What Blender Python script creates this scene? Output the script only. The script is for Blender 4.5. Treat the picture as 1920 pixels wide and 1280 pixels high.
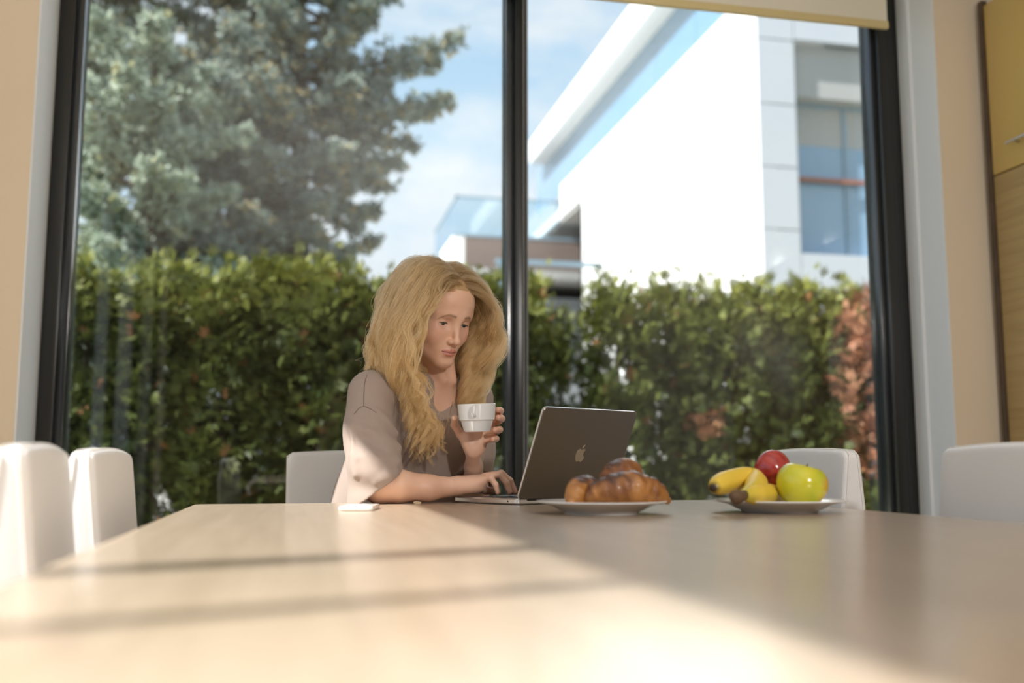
import bpy, bmesh, math, random
import numpy as np
from mathutils import Vector, Matrix, noise as mnoise

# ------------------------------------------------------------------ camera, sky, sun, lamps, exposure
SC = bpy.context.scene
COL = SC.collection
for o_ in list(bpy.data.objects):
    bpy.data.objects.remove(o_)
CAMZ, FPX, PITCH, YAW = 0.84, 1867.0, math.radians(6.96), math.radians(12.3)
cam_d = bpy.data.cameras.new('camera'); cam = bpy.data.objects.new('camera', cam_d); COL.objects.link(cam)
cam_d.sensor_width = 36.0; cam_d.lens = FPX / 1920 * 36.0
cam_d.clip_start = 0.02; cam_d.clip_end = 400
cam.location = (0, 0, CAMZ)
cam.rotation_euler = (math.pi / 2 + PITCH, 0, -YAW)
cam_d.dof.use_dof = True; cam_d.dof.focus_distance = 2.30; cam_d.dof.aperture_fstop = 1.9
SC.camera = cam
SC.view_settings.view_transform = 'Standard'; SC.view_settings.look = 'None'
SC.view_settings.gamma = 1.0; SC.view_settings.use_curve_mapping = False
SC.view_settings.exposure = 0.62
SC.render.film_transparent = False
SC.cycles.max_bounces = 10; SC.cycles.transparent_max_bounces = 24
SC.cycles.diffuse_bounces = 5; SC.cycles.caustics_reflective = False; SC.cycles.caustics_refractive = False
SC.cycles.sample_clamp_indirect = 6.0

wd = bpy.data.worlds.new('sky'); SC.world = wd; wd.use_nodes = True
nt = wd.node_tree; nt.nodes.clear()
def wn(t, **k):
    n = nt.nodes.new(t)
    for a, b in k.items(): setattr(n, a, b)
    return n
w_out = wn('ShaderNodeOutputWorld'); w_bg = wn('ShaderNodeBackground'); w_bg.inputs[1].default_value = .72
w_tc = wn('ShaderNodeTexCoord'); w_map = wn('ShaderNodeMapping'); w_map.inputs['Scale'].default_value = (1.0, 1.0, 2.2)
w_n = wn('ShaderNodeTexNoise'); w_n.inputs['Scale'].default_value = 4.2; w_n.inputs['Detail'].default_value = 7; w_n.inputs['Roughness'].default_value = .58
w_r = wn('ShaderNodeValToRGB'); w_r.color_ramp.elements[0].position = .38; w_r.color_ramp.elements[1].position = .60
w_sep = wn('ShaderNodeSeparateXYZ'); w_g = wn('ShaderNodeValToRGB')
w_g.color_ramp.elements[0].position = 0.0; w_g.color_ramp.elements[0].color = (.74, .84, .93, 1)
w_g.color_ramp.elements[1].position = 0.75; w_g.color_ramp.elements[1].color = (.26, .50, .84, 1)
e_ = w_g.color_ramp.elements.new(.32); e_.color = (.52, .74, .94, 1)
w_mix = wn('ShaderNodeMixRGB'); w_mix.inputs[2].default_value = (.93, .95, .98, 1)
w_mul = wn('ShaderNodeMath', operation='MULTIPLY'); w_mul.inputs[1].default_value = .85
L = nt.links.new
L(w_tc.outputs['Generated'], w_map.inputs[0]); L(w_map.outputs[0], w_n.inputs['Vector']); L(w_n.outputs[0], w_r.inputs[0])
L(w_tc.outputs['Generated'], w_sep.inputs[0]); L(w_sep.outputs['Z'], w_g.inputs[0])
L(w_r.outputs[0], w_mul.inputs[0]); L(w_mul.outputs[0], w_mix.inputs[0]); L(w_g.outputs[0], w_mix.inputs[1]); L(w_mix.outputs[0], w_bg.inputs[0]); L(w_bg.outputs[0], w_out.inputs[0])

SUN_EL = math.radians(48.0); SUN_H = Vector((-.946, -.323, 0))
to_sun = SUN_H * math.cos(SUN_EL) + Vector((0, 0, math.sin(SUN_EL)))
sl = bpy.data.lights.new('sun', 'SUN'); sl.energy = 6.8; sl.angle = math.radians(.6); sl.color = (1, .97, .93)
so = bpy.data.objects.new('sun', sl); COL.objects.link(so); so.rotation_euler = (-to_sun).to_track_quat('-Z', 'Y').to_euler()
so.location = (-8, -3, 9)
def area(name, loc, aim, sx, sy, power, col):
    l = bpy.data.lights.new(name, 'AREA'); l.shape = 'RECTANGLE'; l.size = sx; l.size_y = sy; l.energy = power; l.color = col
    o = bpy.data.objects.new(name, l); COL.objects.link(o); o.location = loc
    o.rotation_euler = (Vector(aim) - Vector(loc)).to_track_quat('-Z', 'Y').to_euler()
    return o
# added fill uplights, unseen: they brighten the room by way of the ceiling
area('added_uplight', (.5, .3, 2.0), (.5, .3, 3), 2.0, 2.4, 16, (1, .98, .97))
area('added_uplight', (.5, -1.9, 2.0), (.5, -1.9, 3), 2.6, 1.4, 8, (1, .98, .97))
# unseen spot added behind the camera to brighten the woman's face
rl = bpy.data.lights.new('added_face_spot', 'SPOT'); rl.energy = 165; rl.color = (1, .95, .90); rl.spot_size = math.radians(80); rl.spot_blend = .8; rl.shadow_soft_size = .14
ro = bpy.data.objects.new('added_face_spot', rl); COL.objects.link(ro); ro.location = (1.34, -2.0, 2.12)
ro.rotation_euler = (Vector((.5, 2.4, 1.1)) - ro.location).to_track_quat('-Z', 'Y').to_euler()

# ------------------------------------------------------------------ helpers
def ray(px, py):
    x, y, z = px - 960.0, FPX, 640.0 - py
    cp, sp = math.cos(PITCH), math.sin(PITCH)
    y2, z2 = y * cp - z * sp, y * sp + z * cp
    cy, sy = math.cos(YAW), math.sin(YAW)
    return Vector((x * cy + y2 * sy, -x * sy + y2 * cy, z2))
def at(px, py, Y):
    """world point seen at pixel (px, py) at depth Y"""
    r = ray(px, py); return Vector((0, 0, CAMZ)) + r * (Y / r.y)
def on_z(px, py, z):
    r = ray(px, py); return Vector((0, 0, CAMZ)) + r * ((z - CAMZ) / r.z)
def on_x(px, py, X):
    r = ray(px, py); return Vector((0, 0, CAMZ)) + r * (X / r.x)

def link(o, parent=None):
    COL.objects.link(o)
    if parent is not None: o.parent = parent
    return o
def thing(name, label, cat, loc=(0, 0, 0), rz=0.0, group=None):
    o = bpy.data.objects.new(name, None); o.empty_display_size = .1; link(o)
    o.location = loc; o.rotation_euler = (0, 0, rz); o['label'] = label; o['category'] = cat
    if group: o['group'] = group
    return o
def tag(o, label, cat, group=None, kind=None):
    o['label'] = label; o['category'] = cat
    if group: o['group'] = group
    if kind: o['kind'] = kind
    return o
def struct(o): o['kind'] = 'structure'; return o
def place(o, loc, rz=0.0): o.location = loc; o.rotation_euler = (0, 0, rz); return o

def finish(me, smooth, angle=None):
    if smooth:
        me.polygons.foreach_set('use_smooth', [True] * len(me.polygons))
        if angle is not None and hasattr(me, 'set_sharp_from_angle'):
            me.set_sharp_from_angle(angle=math.radians(angle))
    me.update()
def obj(name, bm, m, parent=None, smooth=False, angle=None):
    me = bpy.data.meshes.new(name)
    bmesh.ops.recalc_face_normals(bm, faces=bm.faces)
    bm.to_mesh(me); bm.free()
    if m: me.materials.append(m)
    finish(me, smooth, angle)
    return link(bpy.data.objects.new(name, me), parent)
def np_mesh(name, V, F, m=None, smooth=True, col=None, flip=False):
    """mesh from numpy arrays; F is (n,3) or (n,4)"""
    me = bpy.data.meshes.new(name); V = np.asarray(V, np.float32); F = np.asarray(F, np.int32)
    if flip: F = F[:, ::-1]
    k = F.shape[1]
    me.vertices.add(len(V)); me.vertices.foreach_set('co', V.ravel())
    me.loops.add(F.size); me.loops.foreach_set('vertex_index', np.ascontiguousarray(F).ravel())
    me.polygons.add(len(F)); me.polygons.foreach_set('loop_start', np.arange(0, F.size, k, dtype=np.int32))
    if smooth: me.polygons.foreach_set('use_smooth', np.ones(len(F), bool))
    me.update(calc_edges=True)
    if col is not None:
        a = me.color_attributes.new('Col', 'FLOAT_COLOR', 'POINT')
        c = np.ones((len(V), 4), np.float32); c[:, :col.shape[1]] = col
        a.data.foreach_set('color', c.ravel())
    if m: me.materials.append(m)
    return me
def np_obj(name, V, F, m=None, parent=None, **k):
    return link(bpy.data.objects.new(name, np_mesh(name, V, F, m, **k)), parent)

def box(bm, x0, x1, y0, y1, z0, z1, bev=0.0, seg=2, mat=None):
    r = bmesh.ops.create_cube(bm, size=1.0)
    for v in r['verts']:
        v.co = Vector(((x0 + x1) / 2 + v.co.x * (x1 - x0), (y0 + y1) / 2 + v.co.y * (y1 - y0), (z0 + z1) / 2 + v.co.z * (z1 - z0)))
        if mat: v.co = mat @ v.co
    if bev > 0:
        es = list({e for v in r['verts'] for e in v.link_edges})
        bmesh.ops.bevel(bm, geom=es, offset=bev, segments=seg, profile=.5, affect='EDGES')
def box_obj(name, b, m, parent=None, bev=0.0, seg=2, smooth=None):
    bm = bmesh.new(); box(bm, *b, bev=bev, seg=seg)
    return obj(name, bm, m, parent, smooth=bev > 0 if smooth is None else smooth, angle=40)
def lathe(name, prof, m, parent=None, seg=64, smooth=True, angle=50):
    bm = bmesh.new(); rings = []
    for r, z in prof:
        if r < 1e-5: rings.append([bm.verts.new((0, 0, z))])
        else: rings.append([bm.verts.new((r * math.cos(2 * math.pi * k / seg), r * math.sin(2 * math.pi * k / seg), z)) for k in range(seg)])
    for a, b in zip(rings, rings[1:]):
        for k in range(seg):
            k2 = (k + 1) % seg
            if len(a) == 1 and len(b) == 1: continue
            if len(a) == 1: bm.faces.new((a[0], b[k], b[k2]))
            elif len(b) == 1: bm.faces.new((a[k], b[0], a[k2]))
            else: bm.faces.new((a[k], b[k], b[k2], a[k2]))
    return obj(name, bm, m, parent, smooth=smooth, angle=angle)
def sweep(bm, pts, radii, seg=10, cap=True, flat=1.0):
    """round tube through pts with radii"""
    pts = [Vector(p) for p in pts]; n = len(pts)
    if isinstance(radii, (int, float)): radii = [radii] * n
    t0 = (pts[1] - pts[0]).normalized()
    u = t0.orthogonal().normalized(); rings = []
    for i, p in enumerate(pts):
        t = (pts[min(i + 1, n - 1)] - pts[max(i - 1, 0)]).normalized()
        u = (u - t * u.dot(t)).normalized(); w = t.cross(u)
        rings.append([bm.verts.new(p + (u * math.cos(2 * math.pi * k / seg) + w * flat * math.sin(2 * math.pi * k / seg)) * radii[i]) for k in range(seg)])
    for a, b in zip(rings, rings[1:]):
        for k in range(seg): bm.faces.new((a[k], a[(k + 1) % seg], b[(k + 1) % seg], b[k]))
    if cap:
        bm.faces.new(rings[0][::-1]); bm.faces.new(rings[-1])
def catmull(P, n):
    P = np.asarray(P, float); P = np.vstack([2 * P[0] - P[1], P, 2 * P[-1] - P[-2]]); out = []
    m = len(P) - 3
    for t in np.linspace(0, m - 1e-6, n):
        i = int(t); f = t - i; a, b, c, d = P[i:i + 4]
        out.append(.5 * ((2 * b) + (-a + c) * f + (2 * a - 5 * b + 4 * c - d) * f * f + (-a + 3 * b - 3 * c + d) * f ** 3))
    return np.array(out)

# ------------------------------------------------------------------ materials
def mat(name, col, rough=.5, metal=0.0, spec=.5, coat=0.0, bump=0.0, bscale=200.0, var=0.0, vscale=6.0, stretch=(1, 1, 1), sss=0.0, col2=None, detail=4, trans=0.0, sheen=0.0):
    m = bpy.data.materials.new(name); m.use_nodes = True
    t = m.node_tree; b = t.nodes['Principled BSDF']
    b.inputs['Roughness'].default_value = rough; b.inputs['Metallic'].default_value = metal
    b.inputs['Specular IOR Level'].default_value = spec; b.inputs['Coat Weight'].default_value = coat
    b.inputs['Coat Roughness'].default_value = .08
    b.inputs['Base Color'].default_value = (*col, 1)
    if sheen: b.inputs['Sheen Weight'].default_value = sheen
    if sss:
        b.inputs['Subsurface Weight'].default_value = sss; b.inputs['Subsurface Radius'].default_value = (1, .45, .25); b.inputs['Subsurface Scale'].default_value = .008
    if trans: b.inputs['Transmission Weight'].default_value = trans
    tc = t.nodes.new('ShaderNodeTexCoord'); mp = t.nodes.new('ShaderNodeMapping'); mp.inputs['Scale'].default_value = stretch
    t.links.new(tc.outputs['Object'], mp.inputs[0])
    if var > 0 or col2:
        n = t.nodes.new('ShaderNodeTexNoise'); n.inputs['Scale'].default_value = vscale; n.inputs['Detail'].default_value = detail
        t.links.new(mp.outputs[0], n.inputs['Vector'])
        r = t.nodes.new('ShaderNodeValToRGB'); r.color_ramp.elements[0].position = .3; r.color_ramp.elements[1].position = .7
        c2 = col2 or tuple(c * (1 - var) for c in col)
        r.color_ramp.elements[0].color = (*c2, 1); r.color_ramp.elements[1].color = (*col, 1)
        t.links.new(n.outputs[0], r.inputs[0]); t.links.new(r.outputs[0], b.inputs['Base Color'])
    if bump > 0:
        n2 = t.nodes.new('ShaderNodeTexNoise'); n2.inputs['Scale'].default_value = bscale; n2.inputs['Detail'].default_value = 3
        bp = t.nodes.new('ShaderNodeBump'); bp.inputs['Strength'].default_value = bump; bp.inputs['Distance'].default_value = .01
        t.links.new(mp.outputs[0], n2.inputs['Vector']); t.links.new(n2.outputs[0], bp.inputs['Height']); t.links.new(bp.outputs[0], b.inputs['Normal'])
    return m
def attr_mat(name, rough=.5, spec=.5, sss=0.0, trans_l=0.0, bump=0.0, bscale=60.0, coat=0.0):
    """colour from the mesh's own Col attribute"""
    m = mat(name, (.5, .5, .5), rough, spec=spec, sss=sss, bump=bump, bscale=bscale, coat=coat); t = m.node_tree; b = t.nodes['Principled BSDF']
    a = t.nodes.new('ShaderNodeAttribute'); a.attribute_name = 'Col'; t.links.new(a.outputs['Color'], b.inputs['Base Color'])
    if trans_l:
        tr = t.nodes.new('ShaderNodeBsdfTranslucent'); t.links.new(a.outputs['Color'], tr.inputs[0])
        mx = t.nodes.new('ShaderNodeMixShader'); mx.inputs[0].default_value = trans_l
        t.links.new(b.outputs[0], mx.inputs[1]); t.links.new(tr.outputs[0], mx.inputs[2]); t.links.new(mx.outputs[0], t.nodes['Material Output'].inputs[0])
    return m
def glass_mat(name, tint=(1, 1, 1), ior=1.5, extra=0.0, rough=0.0):
    m = bpy.data.materials.new(name); m.use_nodes = True; t = m.node_tree; t.nodes.clear()
    o = t.nodes.new('ShaderNodeOutputMaterial'); tr = t.nodes.new('ShaderNodeBsdfTransparent'); tr.inputs[0].default_value = (*tint, 1)
    g = t.nodes.new('ShaderNodeBsdfGlossy'); g.inputs['Roughness'].default_value = rough; g.inputs[0].default_value = (.95, .97, 1, 1)
    f = t.nodes.new('ShaderNodeFresnel'); f.inputs[0].default_value = ior
    ge = t.nodes.new('ShaderNodeNewGeometry'); mr = t.nodes.new('ShaderNodeMapRange'); mr.inputs['To Min'].default_value = ior; mr.inputs['To Max'].default_value = 1 / ior
    t.links.new(ge.outputs['Backfacing'], mr.inputs[0]); t.links.new(mr.outputs[0], f.inputs[0])
    ad = t.nodes.new('ShaderNodeMath'); ad.operation = 'ADD'; ad.inputs[1].default_value = extra; ad.use_clamp = True
    mx = t.nodes.new('ShaderNodeMixShader')
    t.links.new(f.outputs[0], ad.inputs[0]); t.links.new(ad.outputs[0], mx.inputs[0]); t.links.new(tr.outputs[0], mx.inputs[1]); t.links.new(g.outputs[0], mx.inputs[2]); t.links.new(mx.outputs[0], o.inputs[0])
    return m
def wood_mat(name, c1, c2, rough, scale=(30, 1.6, 30), spec=.5, coat=0.0):
    m = mat(name, c1, rough, spec=spec, coat=coat); t = m.node_tree; b = t.nodes['Principled BSDF']
    tc = t.nodes.new('ShaderNodeTexCoord'); mp = t.nodes.new('ShaderNodeMapping'); mp.inputs['Scale'].default_value = scale
    n = t.nodes.new('ShaderNodeTexNoise'); n.inputs['Scale'].default_value = 1.6; n.inputs['Detail'].default_value = 8; n.inputs['Roughness'].default_value = .62; n.inputs['Distortion'].default_value = .5
    r = t.nodes.new('ShaderNodeValToRGB'); r.color_ramp.elements[0].position = .33; r.color_ramp.elements[1].position = .66
    r.color_ramp.elements[0].color = (*c2, 1); r.color_ramp.elements[1].color = (*c1, 1)
    t.links.new(tc.outputs['Object'], mp.inputs[0]); t.links.new(mp.outputs[0], n.inputs['Vector']); t.links.new(n.outputs[0], r.inputs[0]); t.links.new(r.outputs[0], b.inputs['Base Color'])
    bp = t.nodes.new('ShaderNodeBump'); bp.inputs['Strength'].default_value = .06; bp.inputs['Distance'].default_value = .002
    t.links.new(n.outputs[0], bp.inputs['Height']); t.links.new(bp.outputs[0], b.inputs['Normal'])
    return m

M = {}
M['wall'] = mat('cream_plaster', (.80, .69, .54), .75, bump=.05, bscale=90)
M['reveal'] = mat('white_plaster', (.80, .82, .84), .6, bump=.03, bscale=90)
M['dark_timber_wall'] = wood_mat('dark_timber_wall', (.13, .09, .06), (.08, .055, .04), .5, (2, 2, 14))
M['white_wall'] = mat('white_wall_paint', (.84, .80, .73), .75, bump=.05, bscale=90)
M['ceiling'] = mat('ceiling_white', (.82, .79, .73), .8, bump=.03)
M['floor'] = wood_mat('oak_floor', (.50, .36, .22), (.40, .27, .15), .4, (2.0, 14, 14))
M['oak'] = wood_mat('oak_table', (.535, .42, .315), (.45, .345, .25), .40, (22, 1.3, 22), spec=.5, coat=.85)
M['oak'].node_tree.nodes['Principled BSDF'].inputs['Coat Roughness'].default_value = .22; M['oak'].node_tree.nodes['Principled BSDF'].inputs['Coat IOR'].default_value = 1.55
M['oak_edge'] = wood_mat('oak_edge', (.52, .35, .18), (.42, .27, .13), .4, (22, 1.3, 22))
M['frame'] = mat('black_aluminium', (.018, .018, .017), .28, spec=.5, bump=.02, bscale=300)
M['frame2'] = mat('grey_gasket', (.03, .035, .04), .18, spec=.8)
M['glass'] = glass_mat('window_glass', (.97, .985, .98), 1.5, .005)
M['leather'] = mat('white_leather', (.79, .78, .785), .42, spec=.4, bump=.12, bscale=420)
M['leather_in'] = mat('cream_leather', (.76, .69, .58), .42, spec=.4, bump=.12, bscale=420)
M['thread'] = mat('white_thread', (.83, .80, .76), .7)
M['leg'] = wood_mat('dark_leg_wood', (.10, .06, .04), (.06, .035, .02), .4)
M['china'] = mat('white_china', (.83, .83, .84), .12, spec=.5, coat=.3)
M['yellow'] = mat('yellow_lacquer', (.62, .44, .13), .22, spec=.5, coat=.4, bump=.01)
M['cab_oak'] = wood_mat('cabinet_oak', (.50, .365, .165), (.40, .28, .115), .45, (14, 1.4, 26))
M['cab_dark'] = mat('cabinet_edge_brown', (.10, .065, .04), .5, var=.3, vscale=20)
M['steel'] = mat('brushed_steel', (.55, .55, .55), .3, metal=1.0, bump=.02)
M['blind'] = mat('cream_blind_fabric', (.78, .74, .62), .8, bump=.1, bscale=900)
M['blind_bar'] = mat('blind_bar_yellowed', (.70, .58, .30), .5)
# ------------------------------------------------------------------ the setting
YW, YI = 3.60, 3.32            # glass plane and inner wall face
XL, XR = -1.25, 3.22           # left and right walls
WX0, WX1 = -.838, 2.432        # window opening
ZC, ZH = 2.92, 2.80
def boxes_obj(name, boxes, m, parent=None, bev=0.0):
    bm = bmesh.new()
    for b in boxes: box(bm, *b, bev=bev)
    return obj(name, bm, m, parent)
struct(box_obj('floor', (XL - .2, XR + .2, -3.0, YW + .1, -.06, 0), M['floor']))
struct(box_obj('ceiling', (XL - .25, XR + .25, -3.0, YW + .16, ZC, ZC + .1), M['ceiling']))
struct(boxes_obj('wall_far', [(XL - .25, WX0, YI, YW + .12, 0, ZC), (WX1, XR + .25, YI, YW + .12, 0, ZC), (WX0, WX1, YI + .02, YW + .12, ZH, ZC)], M['wall']))
struct(boxes_obj('trim_1', [(WX0 - .001, WX0 + .006, YI - .004, YW - .05, .02, ZH)], M['reveal']))
struct(boxes_obj('trim_2', [(WX1 - .006, WX1 + .001, YI - .004, YW - .05, .02, ZH)], M['reveal']))
struct(boxes_obj('trim_3', [(WX1 - .016, WX1 - .004, YW - .135, YW - .06, .02, ZH)], M['reveal']))
struct(box_obj('trim_4', (WX0, WX1, YI, YW + .1, 0, .02), M['reveal']))
ZL = 2.75
struct(boxes_obj('wall_left', [(XL - .22, XL, 2.12, YI, 0, ZC), (XL - .22, XL, -3.0, 2.12, .75 + (.22 - XL + .255) * math.tan(SUN_EL) / .946, ZC), (XL - .22, XL, -3.0, -2.9, 0, ZL + .06)], M['white_wall']))
struct(boxes_obj('wall_right', [(XR, XR + .22, -3.0, YI, 0, ZC)], M['white_wall']))
struct(boxes_obj('wall_near', [(XL - .2, XR + .2, -3.1, -3.0, 0, ZC)], M['dark_timber_wall']))
struct(box_obj('baseboard_left', (XL, XL + .015, 2.12, YI, 0, .08), M['reveal']))

# side glazing (window_2): posts whose shadows fall over the table
w2 = struct(bpy.data.objects.new('window_2', None)); link(w2)
boxes_obj('frame', [(XL - .12, XL - .06, -2.9, 2.12, ZL, ZL + .06), (XL - .12, XL - .06, -2.9, 2.12, 0, .05), (XL - .12, XL - .06, -2.9, -2.84, .05, ZL), (XL - .12, XL - .06, 2.06, 2.12, .05, ZL)], M['frame'], w2)
for yy, ww in ((.515, .052), (.20, .018), (-.62, .06), (-1.75, .06)):
    box_obj('mullion', (XL - .12, XL - .06, yy - ww / 2, yy + ww / 2, .05, ZL), M['frame'], w2)
for y0, y1 in ((-2.84, -1.78), (-1.72, -.65), (-.59, .191), (.209, .48), (.55, 2.06)):
    box_obj('pane', (XL - .094, XL - .086, y0, y1, .05, ZL), M['glass'], w2)

# garden window (window_1)
w1 = struct(bpy.data.objects.new('window_1', None)); link(w1)
y0f, y1f = YW - .055, YW + .055
for nm, b in (('frame_stile', (-.838, -.781, y0f, y1f, .02, ZH)), ('frame_stile', (2.330, 2.432, y0f, y1f, .02, ZH)),
              ('frame_rail', (-.781, 2.330, y0f, y1f, .02, .085)), ('frame_rail', (-.781, 2.330, y0f, y1f, ZH - .08, ZH))):
    box_obj(nm, b, M['frame'], w1, bev=.003)
for b in ((-.781, -.755, y0f + .03, y1f, .085, ZH - .08), (2.309, 2.330, y0f + .03, y1f, .085, ZH - .08)):
    box_obj('glazing_bead', b, M['frame2'], w1, bev=.002)
box_obj('mullion', (.786, .833, y0f - .01, y1f, .085, ZH - .08), M['frame'], w1, bev=.003)
box_obj('glazing_bead', (.757, .786, y0f + .028, y1f, .085, ZH - .08), M['frame2'], w1, bev=.002)
box_obj('pane', (-.757, .760, YW + .004, YW + .012, .085, ZH - .08), M['glass'], w1)
box_obj('pane', (.830, 2.311, YW + .004, YW + .012, .085, ZH - .08), M['glass'], w1)
box_obj('stile_seam', (2.376, 2.379, y0f - .002, y0f + .01, .085, ZH - .08), M['frame2'], w1)

# ------------------------------------------------------------------ roller blind
ZB = 2.588
bl = thing('roller_blind', 'cream roller blind drawn down over the top of the garden window', 'blind', (.79, 3.45, ZB))
def loc_box(name, b, m, parent, bev=0.0):
    p = parent.location; return box_obj(name, (b[0] - p.x, b[1] - p.x, b[2] - p.y, b[3] - p.y, b[4] - p.z, b[5] - p.z), m, parent, bev=bev)
loc_box('blind_fabric', (-.74, 2.314, 3.4485, 3.4515, ZB + .03, 2.86), M['blind'], bl)
loc_box('bottom_bar', (-.74, 2.317, 3.440, 3.460, ZB, ZB + .034), M['blind_bar'], bl, bev=.006)
bm = bmesh.new(); sweep(bm, [(-1.53, 0, .29), (1.53, 0, .29)], .03, 16); obj('roller_tube', bm, M['blind'], bl, smooth=True, angle=40)
bmb = bmesh.new()
for k in range(330):
    z = 2.80 - k * .0068
    for dx in (0, .013):
        bmesh.ops.create_icosphere(bmb, subdivisions=1, radius=.0031, matrix=Matrix.Translation((.812 + dx - .79, .068 + .003 * (dx > 0), z - ZB)))
ch = obj('bead_chain', bmb, M['steel'], bl, smooth=True); ch['kind'] = 'stuff'

# ------------------------------------------------------------------ tall cabinet on the right
cb = thing('tall_cabinet', 'tall built-in cabinet with yellow lacquered upper door and oak lower door by right wall', 'cabinet', (2.62, 3.30, 0))
def cbx(name, b, m, parent=cb, bev=.002):
    return box_obj(name, b, m, parent, bev=bev)
cbx('body', (.022, .58, -1.8, -.005, .08, 2.64), M['cab_oak'])
cbx('edge_strip', (-.004, .022, -.028, -.004, 0, 2.66), M['cab_dark'])
cbx('plinth', (.05, .58, -1.8, -.01, 0, .08), M['cab_dark'])
dy = cbx('door', (0, .020, -.63, -.032, 1.945, 2.635), M['yellow'], bev=.003); dy['label'] = 'yellow lacquered door with steel bar handle'
dy2 = cbx('door', (0, .020, -1.235, -.636, 1.945, 2.635), M['yellow'], bev=.003); dy2['label'] = 'yellow lacquered door with steel bar handle'
d3 = cbx('door', (.002, .020, -.63, -.032, .085, 1.940), M['cab_oak'], bev=.002); d3['label'] = 'oak veneered lower door with level grain'
d4 = cbx('door', (.002, .020, -1.235, -.636, .085, 1.940), M['cab_oak'], bev=.002); d4['label'] = 'oak veneered lower door with level grain'
for dd, yc in ((dy, -.225), (dy2, -.86)):
    bm = bmesh.new()
    sweep(bm, [(-.032, yc - .075 - .08, 2.035), (-.032, yc + .075, 2.035)], .0055, 10)
    for k in (-.125, .045): sweep(bm, [(-.032, yc + k, 2.035), (.002, yc + k, 2.035)], .004, 8)
    obj('handle', bm, M['steel'], dd, smooth=True, angle=40)

# ------------------------------------------------------------------ table
TX0, TX1, TY0, TY1, TZ = -.212, 1.083, -.30, 2.325, .75
tb = thing('dining_table', 'long light oak dining table with polished top, partly in sunlight', 'table', ((TX0 + TX1) / 2, (TY0 + TY1) / 2, 0))
hx, hy = (TX1 - TX0) / 2, (TY1 - TY0) / 2
bm = bmesh.new(); box(bm, -hx, hx, -hy, hy, TZ - .04, TZ)
es = [e for e in bm.edges if abs(e.verts[0].co.z - e.verts[1].co.z) > .01]
bmesh.ops.bevel(bm, geom=es, offset=.03, segments=5, profile=.5, affect='EDGES')
es = [e for e in bm.edges if all(v.co.z > TZ - .001 for v in e.verts)]
bmesh.ops.bevel(bm, geom=es, offset=.004, segments=2, profile=.5, affect='EDGES')
obj('tabletop', bm, M['oak'], tb, smooth=True, angle=30)
for sx in (-1, 1):
    for sy in (-1, 1):
        box_obj('leg', (sx * (hx - .08) - .04, sx * (hx - .08) + .04, sy * (hy - .10) - .04, sy * (hy - .10) + .04, 0, TZ - .04), M['oak_edge'], tb, bev=.004)
for sx in (-1, 1): box_obj('apron', (sx * (hx - .07) - .011, sx * (hx - .07) + .011, -hy + .14, hy - .14, TZ - .12, TZ - .04), M['oak_edge'], tb)
for sy in (-1, 1): box_obj('apron', (-hx + .12, hx - .12, sy * (hy - .09) - .011, sy * (hy - .09) + .011, TZ - .12, TZ - .04), M['oak_edge'], tb)

# ------------------------------------------------------------------ chairs (sitter faces local +Y; the backrest leans back)
CH_TOP = .873
def make_back(w, thick, top, lean, crown):
    """upholstered backrest: cross-section grid with soft edges, thickest at mid height"""
    bm = bmesh.new(); nz, nx = 30, 12; z0 = .40
    def prof(t): return thick * (1.0 + .14 * math.sin(math.pi * min(1, t * 1.05))) * (1 - .36 * max(0, (t - .72) / .28))
    grid = {}
    for side in (0, 1):
        for i in range(nz + 1):
            t = i / nz; z = z0 + (top - z0) * t
            yb = -.215 - lean * (t ** 1.2)
            for j in range(nx + 1):
                s = j / nx * 2 - 1
                hw = w / 2 - .014 * (1 - math.sqrt(max(0, 1 - max(0, (t - .966) / .034) ** 2))) - .004 * t * t - .010 * (1 - t)
                x = s * hw
                zz = z - (.006 * crown * s * s if i == nz else 0)
                if side == 0: y = yb + .004 * math.cos(s * math.pi / 2)
                else: y = yb - prof(t) - .002 * math.cos(s * math.pi / 2)
                grid[side, i, j] = bm.verts.new((x, y, zz))
    for side in (0, 1):
        for i in range(nz):
            for j in range(nx):
                bm.faces.new([grid[side, i, j], grid[side, i, j + 1], grid[side, i + 1, j + 1], grid[side, i + 1, j]])
    for i in range(nz):
        for j in (0, nx): bm.faces.new([grid[0, i, j], grid[0, i + 1, j], grid[1, i + 1, j], grid[1, i, j]])
    for j in range(nx):
        for i in (0, nz): bm.faces.new([grid[0, i, j], grid[0, i, j + 1], grid[1, i, j + 1], grid[1, i, j]])
    rim = [[grid[sd, i, 0].co.copy() for i in range(nz + 1)] + [grid[sd, nz, j].co.copy() for j in range(1, nx)] + [grid[sd, i, nx].co.copy() for i in range(nz, -1, -1)] for sd in (0, 1)]
    bmesh.ops.recalc_face_normals(bm, faces=bm.faces)
    es = [e for e in bm.edges if len(e.link_faces) == 2 and e.calc_face_angle(0) > .9]
    bmesh.ops.bevel(bm, geom=es, offset=.008, segments=3, profile=.5, affect='EDGES')
    return bm, rim
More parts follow.
